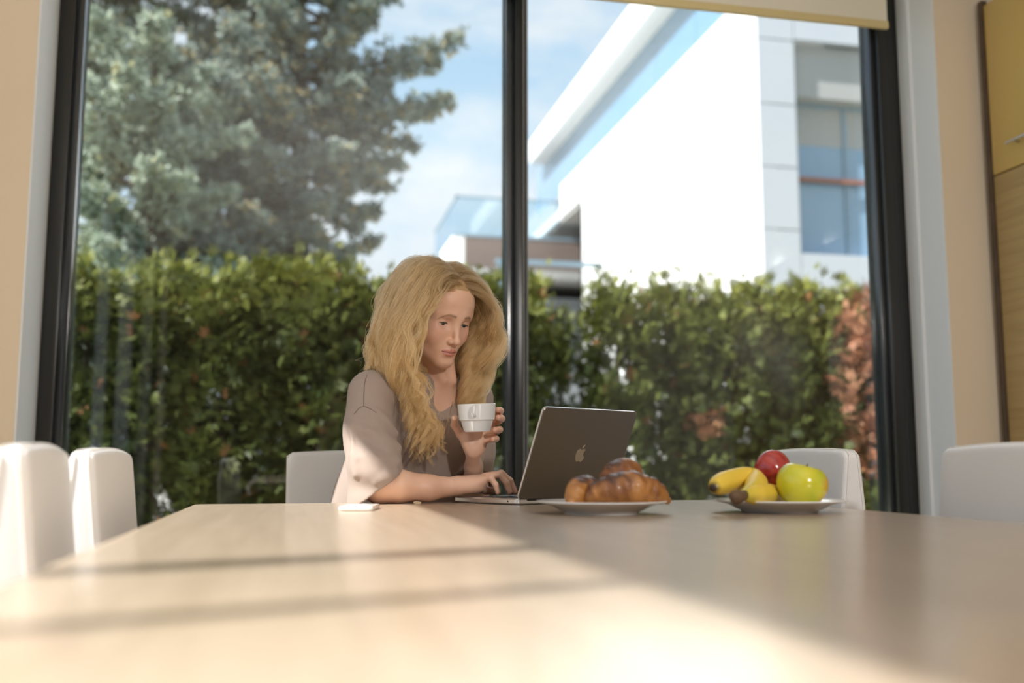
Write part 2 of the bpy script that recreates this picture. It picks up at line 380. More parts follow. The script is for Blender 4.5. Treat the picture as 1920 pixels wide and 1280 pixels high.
def make_chair(label, w=.41, inner='leather'):
    t = thing('dining_chair', label, 'chair', group='white leather dining chairs')
    bm, rim = make_back(w, .055, CH_TOP, .045, 1.0)
    obj('backrest', bm, M[inner], t, smooth=True, angle=35)
    for sd in (0, 1):
        bm = bmesh.new()
        pts = [p + Vector((.0, (-.009 if sd == 0 else .009), 0)) for p in rim[sd]]
        c = Vector((0, pts[0].y, .6))
        pts = [p + Vector(((.0008 if p.x > 0 else -.0008), 0, .0008 if p.z > CH_TOP - .02 else 0)) for p in pts]
        sweep(bm, pts, .0016, 6)
        obj('piping', bm, M['thread'], t, smooth=True)
    bm = bmesh.new(); box(bm, -w / 2, w / 2, -.235, .21, .37, .465, bev=.02, seg=4); obj('seat', bm, M[inner], t, smooth=True, angle=40)
    for sx in (-1, 1):
        for sy, yy in ((-1, -.24), (1, .18)):
            bm = bmesh.new(); x = sx * (w / 2 - .03)
            box(bm, x - .019, x + .019, yy - .019, yy + .019, 0, .38, bev=.003); obj('leg', bm, M['leg'], t)
    return t
def copy_tree(o, parent=None):
    c = o.copy(); COL.objects.link(c)
    if parent is not None: c.parent = parent
    for k in list(o.children): copy_tree(k, c)
    return c
R90 = math.pi / 2
# the seat's own origin sits .215 in front of the back
def put_chair(c, face, top_lean, direction, mid):
    """direction: which way the sitter faces (world angle); mid: centre of the front face of the back at table height"""
    a = direction - R90; f = Vector((math.cos(direction), math.sin(direction), 0))
    c.rotation_euler = (0, 0, a); p = Vector((mid[0], mid[1], 0)) + f * (.215 + .030); c.location = (p.x, p.y, 0)
ch_a = make_chair('white leather chair at left table side, nearest the camera')
put_chair(ch_a, 0, 0, math.radians(5), (-.309, 1.468))
ch_b = copy_tree(ch_a); ch_b['label'] = 'white leather chair at left table side, next to the window, sunlit edge panel'
put_chair(ch_b, 0, 0, 0, (-.298, 1.905))
for c_ in (ch_a, ch_b): c_.scale = (1, 1, .990)
ch_c = copy_tree(ch_a); ch_c.scale = (1, 1, 1); ch_c['label'] = 'cream leather chair the woman sits on, its back behind her'
put_chair(ch_c, 0, 0, -R90, (.185, 2.80))
ch_d = copy_tree(ch_a); ch_d.scale = (1, 1, 1); ch_d['label'] = 'white leather chair at right table side, behind the fruit plate'
put_chair(ch_d, 0, 0, math.pi, (1.165, 2.185))
ch_e = copy_tree(ch_a); ch_e.scale = (1, 1, 1); ch_e['label'] = 'pale leather chair at right table side, in front of the cabinet'
put_chair(ch_e, 0, 0, math.pi, (1.165, 1.455))
# ------------------------------------------------------------------ SDF sculpting toolkit (surface nets on sparse blocks)
def A(*v): return np.array(v, float)
def smin(a, b, k):
    h = np.maximum(k - np.abs(a - b), 0.0) / k
    return np.minimum(a, b) - h * h * k * .25
def smax(a, b, k): return -smin(-a, -b, k)
def sd_sphere(P, c, r): return np.linalg.norm(P - c, axis=1) - r
def sd_ell(P, c, r, R=None):
    q = P - np.asarray(c)
    if R is not None: q = q @ R
    r = np.asarray(r, float); k0 = np.linalg.norm(q / r, axis=1); k1 = np.linalg.norm(q / (r * r), axis=1)
    return k0 * (k0 - 1.0) / np.maximum(k1, 1e-9)
def sd_cone(P, a, b, ra, rb):
    """capsule whose radius runs from ra to rb"""
    a = np.asarray(a, float); b = np.asarray(b, float); ab = b - a
    t = np.clip(((P - a) @ ab) / max(ab @ ab, 1e-12), 0, 1)
    return np.linalg.norm(P - a - t[:, None] * ab, axis=1) - (ra + (rb - ra) * t)
def sd_chain(P, pts, rs, k=.006):
    d = None
    for i in range(len(pts) - 1):
        e = sd_cone(P, pts[i], pts[i + 1], rs[i], rs[i + 1]); d = e if d is None else smin(d, e, k)
    return d
def surf_nets(f, lo, hi, h, B=8):
    lo = np.asarray(lo, float); nb = np.ceil((np.asarray(hi, float) - lo) / (h * B)).astype(int)
    gi = np.stack(np.meshgrid(*[np.arange(n) for n in nb], indexing='ij'), -1).reshape(-1, 3)
    d = f(lo + (gi + .5) * (h * B))
    gi = gi[np.abs(d) < h * B * 1.25]
    n1 = B + 1
    loc = np.stack(np.meshgrid(*[np.arange(n1)] * 3, indexing='ij'), -1).reshape(-1, 3)
    D = np.empty((len(gi), n1 ** 3), np.float32)
    step = max(1, 400000 // n1 ** 3)
    for s in range(0, len(gi), step):
        g = gi[s:s + step]
        P = lo + (g[:, None, :] * B + loc[None]) * h
        D[s:s + step] = f(P.reshape(-1, 3)).reshape(len(g), -1)
    D = D.reshape(-1, n1, n1, n1)
    S = D < 0
    cs = [S[:, i:i + B, j:j + B, k:k + B] for i in (0, 1) for j in (0, 1) for k in (0, 1)]
    cnt = sum(c.astype(np.int8) for c in cs)
    bi, ci, cj, ck = np.nonzero((cnt > 0) & (cnt < 8))
    cell = gi[bi] * B + np.stack([ci, cj, ck], 1)
    acc = np.zeros((len(bi), 3)); num = np.zeros(len(bi))
    cor = [(i, j, k) for i in (0, 1) for j in (0, 1) for k in (0, 1)]
    cv = {c: D[bi, ci + c[0], cj + c[1], ck + c[2]] for c in cor}
    for c in cor:
        for ax in range(3):
            if c[ax]: continue
            c2 = list(c); c2[ax] = 1; c2 = tuple(c2)
            a, b = cv[c], cv[c2]; m = (a < 0) != (b < 0)
            t = np.where(m, a / np.where(m, a - b, 1), 0)
            p = np.array(c, float)[None] + np.eye(3)[ax][None] * t[:, None]
            acc += p * m[:, None]; num += m
    V = lo + (cell + acc / num[:, None]) * h
    dims = nb * B + 2
    key = (cell[:, 0] * dims[1] + cell[:, 1]) * dims[2] + cell[:, 2]
    order = np.argsort(key); ks = key[order]
    def look(c):
        q = (c[:, 0] * dims[1] + c[:, 1]) * dims[2] + c[:, 2]
        i = np.clip(np.searchsorted(ks, q), 0, len(ks) - 1)
        return np.where(ks[i] == q, order[i], -1)
    F = []
    for ax in range(3):
        sl0 = [slice(None)] + [slice(0, B)] * 3; sl1 = list(sl0); sl1[ax + 1] = slice(1, B + 1)
        s0, s1 = S[tuple(sl0)], S[tuple(sl1)]
        b_, i_, j_, k_ = np.nonzero(s0 != s1)
        c = gi[b_] * B + np.stack([i_, j_, k_], 1)
        u, v = (ax + 1) % 3, (ax + 2) % 3
        eu, ev = np.eye(3, dtype=int)[u], np.eye(3, dtype=int)[v]
        q = np.stack([look(c - eu - ev), look(c - ev), look(c), look(c - eu)], 1)
        ok = (q >= 0).all(1); q = q[ok]; inside = s0[b_, i_, j_, k_][ok]
        F.append(np.where(inside[:, None], q, q[:, ::-1]))
    return V, np.concatenate(F)
def vnoise(P, s, seed=0.0):
    """cheap smooth 3-D noise in [-1,1] from sums of sines"""
    q = P * s
    return (np.sin(q[:, 0] * 1.0 + 1.3 * np.sin(q[:, 1] * .9 + seed) + seed) + np.sin(q[:, 1] * 1.1 + 1.2 * np.sin(q[:, 2] * .8 + 2 * seed) + 1.7) + np.sin(q[:, 2] * .95 + 1.4 * np.sin(q[:, 0] * 1.05 - seed) + 4.1)) / 3
def frame_R(f, up):
    """columns x, y(forward), z(up)"""
    f = np.asarray(f, float); f /= np.linalg.norm(f); x = np.cross(f, up); x /= np.linalg.norm(x); z = np.cross(x, f)
    return np.stack([x, f, z], 1)
def mix(c1, c2, t): return np.asarray(c1)[None] * (1 - t[:, None]) + np.asarray(c2)[None] * t[:, None]
def sstep(a, b, x): t = np.clip((x - a) / (b - a), 0, 1); return t * t * (3 - 2 * t)
# ------------------------------------------------------------------ things on the table
M['alu'] = mat('grey_aluminium', (.24, .215, .19), .36, metal=.92, bump=.015, bscale=700)
M['alu_light'] = mat('bright_aluminium_edge', (.74, .74, .76), .25, metal=.9)
M['black'] = mat('black_plastic', (.012, .012, .014), .35)
M['screen'] = mat('dark_screen_glass', (.01, .012, .016), .06, spec=.6)
M['logo'] = mat('polished_logo', (.62, .57, .48), .2, metal=.95)
M['phone'] = mat('white_phone_shell', (.84, .82, .80), .2, coat=.4)
M['gold'] = mat('gold', (.72, .46, .16), .28, metal=1.0)
M['pale_wood'] = mat('pale_ring', (.70, .55, .36), .45)

def rounded_slab(bm, x0, x1, y0, y1, z0, z1, r, mat4=None, seg=6, edge=.0):
    pts = []
    for cx, cy, a0 in ((x1 - r, y1 - r, 0), (x0 + r, y1 - r, 90), (x0 + r, y0 + r, 180), (x1 - r, y0 + r, 270)):
        for k in range(seg + 1):
            a = math.radians(a0 + 90 * k / seg); pts.append((cx + r * math.cos(a), cy + r * math.sin(a)))
    lv = [(z0, edge), (z0 + edge, 0), (z1 - edge, 0), (z1, edge)] if edge else [(z0, 0), (z1, 0)]
    cx, cy = (x0 + x1) / 2, (y0 + y1) / 2; rings = []
    for z, ins in lv:
        ring = []
        for x, y in pts:
            d = Vector((x - cx, y - cy)); q = d * (1 - ins / max(d.length, 1e-6))
            v = Vector((cx + q.x, cy + q.y, z)); ring.append(bm.verts.new(mat4 @ v if mat4 else v))
        rings.append(ring)
    n = len(pts)
    for a, b in zip(rings, rings[1:]):
        for k in range(n): bm.faces.new((a[k], a[(k + 1) % n], b[(k + 1) % n], b[k]))
    bm.faces.new(rings[0][::-1]); bm.faces.new(rings[-1])
    return rings
LW, LD = .308, .216
hp = on_z(970, 947, TZ)
lap_rz = math.radians(31)
lp = thing('laptop', 'open grey laptop with a fruit emblem on its lid, in front of the woman', 'laptop', (hp.x, hp.y, TZ), lap_rz)
bm = bmesh.new(); rounded_slab(bm, 0, LW, 0, LD, .0018, .0135, .011, edge=.0025); obj('base', bm, M['alu_light'], lp, smooth=True, angle=30)
bm = bmesh.new(); rounded_slab(bm, .026, LW - .026, .022, .118, .0132, .0139, .004); obj('keyboard_well', bm, M['black'], lp)
bm = bmesh.new()
for r in range(6):
    for c in range(14):
        x = .0295 + c * .0179; y = .025 + r * .0155
        box(bm, x, x + .0158, y, y + (.0135 if r else .0085), .0138, .0146)
kk = obj('keys', bm, M['black'], lp); kk['kind'] = 'stuff'
bm = bmesh.new(); rounded_slab(bm, .10, .208, .126, .205, .0133, .0138, .004); obj('trackpad', bm, M['alu'], lp)
bm = bmesh.new()
sweep(bm, [(-.0004, .030, .0075), (.003, .030, .0075)], .0019, 12); obj('headphone_socket', bm, M['black'], lp)
for x in (.03, LW - .03):
    for y in (.02, LD - .02):
        bm = bmesh.new(); sweep(bm, [(x, y, 0), (x, y, .0025)], .006, 12); obj('rubber_foot', bm, M['black'], lp)
bm = bmesh.new(); sweep(bm, [(.03, .001, .0125), (LW - .03, .001, .0125)], .0045, 10); obj('hinge', bm, M['black'], lp, smooth=True, angle=40)
lean = math.radians(22.5)
# lid frame: local x along hinge, local y up the lid, local z towards the user (screen side)
up = Vector((0, -math.sin(lean), math.cos(lean))); nrm = Vector((0, math.cos(lean), math.sin(lean)))
LM = Matrix(((1, 0, 0, 0), (0, up.y, nrm.y, 0), (0, up.z, nrm.z, .0125), (0, 0, 0, 1)))
LM[0][3] = 0
bm = bmesh.new(); rounded_slab(bm, 0, LW, 0, LD - .004, -.0026, .0026, .011, mat4=LM, edge=.0012)
lid = obj('lid', bm, M['alu'], lp, smooth=True, angle=30)
bm = bmesh.new(); rounded_slab(bm, -.0004, LW + .0004, -.0004, LD - .0036, -.0012, .0031, .011, mat4=LM); obj('lid_rim', bm, M['alu_light'], lid, smooth=True, angle=30)
bm = bmesh.new(); rounded_slab(bm, .004, LW - .004, .006, LD - .008, .0028, .0036, .008, mat4=LM); obj('screen', bm, M['screen'], lid, smooth=True, angle=30)
body_o = [(0.0, .305), (.10, .355), (.24, .365), (.37, .285), (.285, .20), (.245, .06), (.275, -.06), (.355, -.145), (.42, -.175), (.355, -.335), (.26, -.455), (.155, -.50), (.05, -.46), (-.03, -.45), (-.14, -.492), (-.24, -.465), (-.36, -.29), (-.42, -.06), (-.40, .15), (-.30, .31), (-.17, .365), (-.07, .335)]
leaf_o = [(.0, .40), (.015, .50), (.09, .60), (.19, .65), (.19, .55), (.12, .45)]
bm = bmesh.new(); S_ = .036
for o_ in (body_o, leaf_o):
    P = np.array(o_ + [o_[0]]); Q = catmull(P, len(o_) * 4)[:-1]
    top = [bm.verts.new(LM @ Vector((LW / 2 + S_ * x, LD / 2 - .002 + S_ * y, -.0030))) for x, y in Q]
    bot = [bm.verts.new(LM @ Vector((LW / 2 + S_ * x, LD / 2 - .002 + S_ * y, -.0022))) for x, y in Q]
    bm.faces.new(top); bm.faces.new(bot[::-1])
    for k in range(len(top)): bm.faces.new((top[k], top[(k + 1) % len(top)], bot[(k + 1) % len(top)], bot[k]))
bmesh.ops.triangulate(bm, faces=[f for f in bm.faces if len(f.verts) > 4])
obj('logo', bm, M['logo'], lid)

# plates
def plate(loc, label, r=.118):
    t = thing('plate', label, 'plate', loc, group='white plates on the table')
    p = [(0, .0045), (r * .56, .0045), (r * .66, .0075), (r * .78, .0150), (r * .985, .0205), (r, .0215), (r * .995, .0232), (r * .97, .0232), (r * .76, .0180), (r * .64, .0105), (r * .56, .0082), (0, .0080)]
    p2 = [(0, .0030), (r * .50, .0030), (r * .52, 0), (r * .56, 0), (r * .58, .0042)] + p[2:]
    lathe('dish', p2, M['china'], t, seg=80, angle=60)
    return t
PA = Vector((.545, 1.742, TZ)); PB = Vector((.883, 1.722, TZ))
plate(PA, 'white plate holding the croissants beside the laptop'); plate(PB, 'white plate holding the fruit', r=.122)

# croissants
M['crust'] = attr_mat('croissant_crust', .32, spec=.5, bump=.25, bscale=260, coat=.15)
def croissant(name, label, loc, rz, length, bend, R, seed, tilt=0.0, burnt=.5, group='croissants piled on the plate'):
    rng = np.random.RandomState(seed); n = 9
    ts = np.linspace(-1, 1, n + 1); rad = length / max(bend, 1e-3)
    def cl(t): a = t * bend / 2; return A(rad * math.sin(a), rad * (1 - math.cos(a)), 0)
    rr = R * np.power(np.clip(1 - np.abs(ts) ** 2.1, 0.02, 1), .55) * (1 + rng.uniform(-.05, .05, n + 1)) + .006
    def f(P):
        d = None
        for i in range(n):
            mid = abs(ts[i] + ts[i + 1]) / 2
            inner, outer = (i, i + 1) if ts[i] + ts[i + 1] > 0 else (i + 1, i)
            a, b = cl(ts[inner]), cl(ts[outer]); b = b + (b - a) * .35
            ra = rr[inner] * 1.07; rb = rr[outer] * .86
            a = a + A(0, 0, 0); e = sd_cone(P, a + A(0, 0, ra), b + A(0, 0, rb + .000), ra, rb)
            d = e if d is None else smin(d, e, .0016)
        return d + .0012 * vnoise(P, 160, seed) + .0022 * vnoise(P, 55, seed + 2)
    V, F = surf_nets(f, (-length * .5 - .05, -.045, -.010), (length * .5 + .05, length * .45 + .03, 2 * R + .02), .0016)
    zz = V[:, 2] / (2 * R); nz = vnoise(V, 90, seed) * .5 + vnoise(V, 210, seed + 1) * .35 + vnoise(V, 38, seed + 5) * .5
    c = mix((.46, .20, .048), (.20, .068, .020), sstep(-.5, .6, nz + (zz - .5) * .6))
    c = c * (1 - sstep(.35, .75, nz + (zz - .7) * 1.1 + burnt - .5))[:, None] + np.array([[.075, .028, .014]]) * sstep(.35, .75, nz + (zz - .7) * 1.1 + burnt - .5)[:, None]
    o = np_obj(name, V, F, M['crust'], col=c); o.location = loc; o.rotation_euler = (tilt, 0, rz)
    return tag(o, label, 'croissant', group)
cz = TZ + .0085
croissant('croissant', 'long dark-baked croissant lying across the front of the plate', (.578, 1.690, cz + .0075), math.radians(-2), .150, .9, .0220, 3, burnt=.52)
croissant('croissant', 'short burnt croissant end-on at the plate edge nearest the laptop', (.514, 1.750, cz + .0065), math.radians(66), .115, .9, .0205, 8, burnt=.72)
croissant('croissant', 'plain golden croissant resting on top behind the other two', (.594, 1.770, cz + .027), math.radians(25), .078, .4, .0235, 12, burnt=.12)

# fruit
M['apple'] = attr_mat('apple_skin', .22, spec=.5, coat=.35)
M['stemw'] = mat('stem_brown', (.16, .09, .045), .7, var=.4, vscale=80)
def apple(label, loc, r, colf, rot, cal=True):
    t = thing('apple', label, 'apple', loc)
    nu, nv = 40, 30; V = []; F = []
    for i in range(nv + 1):
        a = math.pi * i / nv
        for j in range(nu):
            b = 2 * math.pi * j / nu
            rr = r * (1 + .05 * math.sin(a) * math.cos(5 * b) * max(0, -math.cos(a)) ** 2)
            dip = .30 * math.exp(-(a / .36) ** 2) + .22 * math.exp(-((math.pi - a) / .32) ** 2)
            z = math.cos(a) * (1 - dip) * .92 + .06 * math.sin(a) ** 2; x = math.sin(a) * (1.0 + .05 * math.cos(a))
            V.append((rr * x * math.cos(b), rr * x * math.sin(b), rr * z))
    for i in range(nv):
        for j in range(nu):
            F.append((i * nu + j, (i + 1) * nu + j, (i + 1) * nu + (j + 1) % nu, i * nu + (j + 1) % nu))
    V = np.array(V); c = colf(V / r); 
    R = Matrix.Rotation(rot[0], 3, 'X') @ Matrix.Rotation(rot[1], 3, 'Y'); Rn = np.array(R)
    o = np_obj('flesh', V @ Rn.T, np.array(F), M['apple'], t, col=c)
    bm = bmesh.new(); q = [R @ Vector(p) for p in ((0, 0, r * .60), (.001, 0, r * .74), (.003, .001, r * .86))]; sweep(bm, q, [.0012, .0011, .0018], 7)
    obj('stem', bm, M['stemw'], t, smooth=True)
    bm = bmesh.new()
    for k in range(5):
        a = k * 1.2566; d = Vector((math.cos(a), math.sin(a), 0)); s = Vector((-math.sin(a), math.cos(a), 0)); b0 = Vector((0, 0, -r * .72))
        vs = [bm.verts.new(R @ (b0 + d * p + s * w + Vector((0, 0, h)))) for p, w, h in ((.0005, -.0018, 0), (.0005, .0018, 0), (.0045, .001, -.0045), (.0055, 0, -.006), (.0045, -.001, -.0045))]
        bm.faces.new(vs)
    obj('calyx', bm, M['stemw'], t)
    return t
def yellow_c(v):
    n = vnoise(v, 5, 1.0); c = mix((.66, .60, .035), (.50, .53, .03), sstep(-.4, .8, n))
    blush = sstep(.60, .98, v[:, 0] * .8 - v[:, 1] * .45 + .22 * vnoise(v, 9, 3)) * .55
    return c * (1 - blush[:, None]) + np.array([[.72, .30, .06]]) * blush[:, None]
def red_c(v):
    n = vnoise(v * A(6, 6, 1.2), 2.2, 2.0); c = mix((.42, .045, .035), (.30, .022, .022), sstep(-.5, .7, n))
    lo = sstep(.62, .95, -v[:, 2]); return c * (1 - .5 * lo[:, None]) + np.array([[.45, .20, .07]]) * .5 * lo[:, None]
pa = at(1503, 903, 1.690)
apple('large yellow-green apple with a red blush at the front of the fruit plate', (pa.x, pa.y, TZ + .0085 + .0410), .0465, yellow_c, (.15, .2))
pr = at(1450, 880, 1.795)
apple('red apple tilted on its side at the back of the fruit plate', (pr.x, pr.y, pr.z), .0375, red_c, (math.radians(-62), math.radians(-28)))
M['banana'] = attr_mat('banana_skin', .38, spec=.4)
bt = thing('banana_bunch', 'pair of yellow bananas joined at a brown stalk on the fruit plate', 'bananas', PB)
def banana(pts, rmax, name='banana'):
    n = 28; C = catmull(pts, n); t = np.linspace(0, 1, n)
    rr = rmax * np.clip(np.minimum(.42 + 1.9 * t, 1), 0, 1) * np.where(t > .80, np.sqrt(np.clip(1 - ((t - .80) / .21) ** 2, .03, 1)), 1)
    seg = 20; V = []; F = []; T = np.gradient(C, axis=0); T /= np.linalg.norm(T, axis=1)[:, None]
    u = np.cross(T[0], A(0, 0, 1)); u /= np.linalg.norm(u)
    for i in range(n):
        u = u - T[i] * (u @ T[i]); u /= np.linalg.norm(u); w = np.cross(T[i], u)
        for k in range(seg):
            a = 2 * math.pi * k / seg; e = rr[i] * (1 + .045 * math.cos(5 * a))
            V.append(C[i] + (u * math.cos(a) + w * math.sin(a)) * e)
    for i in range(n - 1):
        for k in range(seg): F.append((i * seg + k, i * seg + (k + 1) % seg, (i + 1) * seg + (k + 1) % seg, (i + 1) * seg + k))
    V = np.array(V); tt = np.repeat(t, seg)
    c = mix((.72, .46, .035), (.78, .55, .07), sstep(-.5, .5, vnoise(V, 30, 1)))
    g = sstep(.30, .05, tt) * .55; c = c * (1 - g[:, None]) + np.array([[.42, .42, .05]]) * g[:, None]
    b = sstep(.965, .99, tt); c = c * (1 - b[:, None]) + np.array([[.05, .03, .02]]) * b[:, None]
    V = np.vstack([V, C[-1:] + T[-1:] * .001]); c = np.vstack([c, [[.04, .025, .02]]]); e = len(V) - 1
    F = np.array(F); cap = [((n - 1) * seg + k, (n - 1) * seg + (k + 1) % seg, e, e) for k in range(seg)]
    me = bpy.data.meshes.new(name); me.from_pydata([tuple(v - np.array(PB)) for v in V], [], [tuple(int(q) for q in f) for f in F] + [tuple(int(q) for q in f[:3]) for f in cap])
    a = me.color_attributes.new('Col', 'FLOAT_COLOR', 'POINT'); a.data.foreach_set('color', np.hstack([c, np.ones((len(c), 1))]).astype(np.float32).ravel())
    me.materials.append(M['banana']); finish(me, True); return link(bpy.data.objects.new(name, me), bt)
cr = at(1392, 930, 1.630)
banana([cr, at(1413, 917, 1.675), at(1416, 901, 1.735), at(1394, 896, 1.745), at(1362, 903, 1.715), at(1336, 915, 1.675)], .0208)
banana([cr, at(1410, 928, 1.650), at(1434, 925, 1.700), at(1452, 928, 1.755), at(1462, 936, 1.80)], .0180)
bm = bmesh.new(); PBv = PB
sweep(bm, [at(1398, 927, 1.640) - PBv, at(1388, 931, 1.618) - PBv, at(1381, 932, 1.600) - PBv, at(1377, 930, 1.588) - PBv], [.0090, .0095, .0125, .0095], 12)
obj('stalk', bm, M['stemw'], bt, smooth=True)

# phone and ring
ph = on_z(633, 958, TZ)
tp = thing('mobile_phone', 'white mobile phone lying on the sunlit table by the woman\'s sleeve', 'phone', (ph.x, ph.y, TZ), math.radians(-11))
bm = bmesh.new(); rounded_slab(bm, 0, .066, 0, .136, 0, .0085, .010, edge=.003); obj('body', bm, M['phone'], tp, smooth=True, angle=35)
bm = bmesh.new(); rounded_slab(bm, .003, .063, .012, .124, .0082, .0088, .003); obj('back_panel', bm, M['phone'], tp)
rg = on_z(782, 944, TZ)
bm = bmesh.new()
sweep(bm, [(.0075 * math.cos(a), .0075 * math.sin(a), .0022 + .0012 * math.sin(a)) for a in np.linspace(0, 2 * math.pi, 25)], .0019, 8, cap=False)
r_ = obj('ring', bm, M['pale_wood'], None, smooth=True); r_.location = (rg.x, rg.y, TZ); tag(r_, 'small pale ring lying on the table in front of the forearm', 'ring')

# mug
MG = at(895, 783, 2.270); MUG_R, MUG_H = .0445, .0635
mg = thing('mug', 'white stacking mug held up in the woman\'s raised hand', 'mug', (MG.x, MG.y, MG.z - MUG_H / 2))
mg.rotation_euler = (math.radians(2), math.radians(-2.0), 0)
lathe('cup', [(0, .002), (.026, .002), (.027, 0), (.0295, 0), (.0315, .004), (.0372, .0235), (.0380, .0255), (.0412, .0270), (.0416, .030), (MUG_R, MUG_H - .001), (MUG_R - .0012, MUG_H), (MUG_R - .0024, MUG_H - .001), (.0385, .034), (.0345, .027), (.029, .006), (0, .0045)], M['china'], mg, seg=72, angle=45)
bm = bmesh.new()
ha = math.radians(-106); hd = Vector((math.cos(ha), math.sin(ha), 0))
path = [Vector((0, 0, z)) + hd * r for r, z in ((.041, .0585), (.052, .0590), (.060, .0570), (.0635, .050), (.0625, .042), (.057, .0365), (.048, .0350), (.040, .0360))]
sweep(bm, catmull([tuple(p) for p in path], 26), .0037, 10, flat=.8); obj('handle', bm, M['china'], mg, smooth=True)
# ------------------------------------------------------------------ the woman
import time as _time
M['skin'] = attr_mat('skin', .42, spec=.4, sss=.18, bump=.04, bscale=900)
M['shirt'] = mat('taupe_jersey', (.355, .275, .235), .85, bump=.25, bscale=1500, sheen=.15)
M['seam'] = mat('taupe_seam', (.20, .15, .12), .9)
M['trouser'] = mat('dark_denim', (.03, .04, .07), .8, bump=.2, bscale=900)
M['shoe'] = mat('white_shoe', (.7, .7, .7), .5)
M['eye'] = attr_mat('eyeball', .08, spec=.6, coat=.5)
M['lash'] = mat('eyelash', (.045, .028, .02), .6)
wm = thing('person', 'woman with long wavy blonde hair in a taupe t-shirt, typing and holding a mug', 'person', (.20, 2.62, 0))
WO = np.array((.20, 2.62, 0.0))

# head frame: x towards her right, y forward, z up
hf = A(.478, -.878, 0); hf = hf * math.cos(math.radians(23)) + A(0, 0, -math.sin(math.radians(23)))
HR = frame_R(hf, A(0, 0, 1) + .012 * A(.977, -.213, 0))
HC = np.array(at(853, 607, 2.325)) - HR @ A(0, .078, 0)
def hl(v): return HC + HR @ np.asarray(v, float)          # head-local to world
# torso frame
fb = A(.50, -.866, 0); TR = frame_R(fb, A(0, 0, 1)); rb = TR[:, 0]
NECK = A(.345, 2.462, 1.062)
SR, EL_R, WR_R = A(.176, 2.385, 1.005), A(.190, 2.272, .7895), A(.366, 2.283, .787)
SL, EL_L, WR_L = A(.452, 2.560, 1.005), A(.445, 2.485, .752), A(.416, 2.338, .866)

def mir(v, s): return A(v[0] * s, v[1], v[2])
def f_head(P):
    q = (P - HC) @ HR
    d = sd_ell(q, (0, -.012, .034), (.074, .094, .084))
    d = smin(d, sd_ell(q, (0, .030, -.020), (.0595, .056, .078)), .03)                 # face mass
    d = smin(d, sd_ell(q, (0, .045, .045), (.056, .042, .045)), .025)                  # forehead
    for s in (1, -1):
        d = smin(d, sd_cone(q, mir((.046, .000, -.058), s), mir((.013, .066, -.096), s), .016, .0125), .030)   # jaw line
        d = smin(d, sd_ell(q, mir((.036, .056, -.030), s), (.021, .019, .024)), .022)   # cheek
        d = smin(d, sd_cone(q, mir((.012, .079, .019), s), mir((.043, .060, .020), s), .009, .009), .018)      # brow ridge
    d = smin(d, sd_ell(q, (0, .072, -.0965), (.0165, .013, .0115)), .020)                # chin
    d = smin(d, sd_ell(q, (0, .064, -.066), (.027, .024, .024)), .022)                 # muzzle
    for s in (1, -1):
        d = smax(d, -sd_ell(q, mir((.0310, .0895, -.001), s), (.0165, .0145, .0115)), .014)     # sockets
    d = smin(d, sd_cone(q, (0, .0815, .012), (0, .1010, -.036), .0062, .0068), .013)   # nose bridge
    d = smin(d, sd_ell(q, (0, .1015, -.0385), (.0080, .0085, .0070)), .008)            # tip
    for s in (1, -1):
        d = smin(d, sd_ell(q, mir((.0100, .0905, -.0420), s), (.0062, .0080, .0058)), .007)   # wings
        d = smax(d, -sd_ell(q, mir((.0052, .0985, -.0475), s), (.0026, .0042, .0030)), .003)   # nostrils
    d = smax(d, -sd_cone(q, (0, .0965, -.053), (0, .0925, -.061), .0022, .0026), .005)  # philtrum
    # lips
    ql = q - A(0, 0, .0020)
    d = smin(d, np.minimum(sd_cone(ql, (.0205, .0795, -.0700), (.004, .0905, -.0655), .0024, .0040), sd_cone(ql, (-.0205, .0795, -.0700), (-.004, .0905, -.0655), .0024, .0040)), .005)
    d = smin(d, np.minimum(sd_cone(ql, (.0180, .0795, -.0722), (.003, .0885, -.0758), .0024, .0047), sd_cone(ql, (-.0180, .0795, -.0722), (-.003, .0885, -.0758), .0024, .0047)), .005)
    d = smax(d, -np.minimum(sd_cone(ql, (.0215, .0822, -.0712), (0, .0960, -.0703), .0010, .0014), sd_cone(ql, (-.0215, .0822, -.0712), (0, .0960, -.0703), .0010, .0014)), .0022)
    d = smax(d, -sd_ell(q, (0, .0915, -.0850), (.017, .0060, .0045)), .010)            # dip under the lip
    for s in (1, -1):
        c = mir((.0310, .0640, -.0010), s); e = np.linalg.norm(q - c, axis=1)
        zz = q[:, 2] - c[2] + .06 * (np.abs(q[:, 0]) - .031); yy = q[:, 1] - c[1]
        arch = 22.0 * (q[:, 0] - c[0]) ** 2
        up = np.maximum(e - .0142, -(zz - (.0018 - arch * .55)))
        lo = np.maximum(e - .0138, zz - (-.0070 + arch * .35))
        d = smin(d, up, .0022); d = smin(d, lo, .0026)
        d = smin(d, sd_ell(q, mir((.0745, -.008, -.018), s), (.006, .016, .030)), .006)   # ear
    return d
def f_neck(P):
    d = sd_cone(P, hl((0, -.030, -.045)), NECK + A(-.004, .004, -.02), .046, .050)
    for s in (1, -1):
        d = smin(d, sd_cone(P, hl((.052 * s, -.02, -.05)), NECK + rb * .014 * s + fb * .045 + A(0, 0, -.02), .010, .009), .02)
    return d
def f_chest(P):
    d = sd_cone(P, SR + A(.01, .02, .0), SL + A(-.01, 0, .0), .046, .046)
    d = smin(d, sd_ell(P, NECK + A(-.025, .03, -.15), (.125, .080, .16), TR), .05)
    return d
def f_armR(P):
    d = sd_chain(P, [SR, (SR + EL_R) / 2 + A(-.004, 0, 0), EL_R], [.046, .041, .0375], .012)
    d = smin(d, sd_chain(P, [EL_R, A(.232, 2.271, .7885), A(.300, 2.276, .784), WR_R], [.0375, .0365, .0290, .0205], .012), .014)
    return d
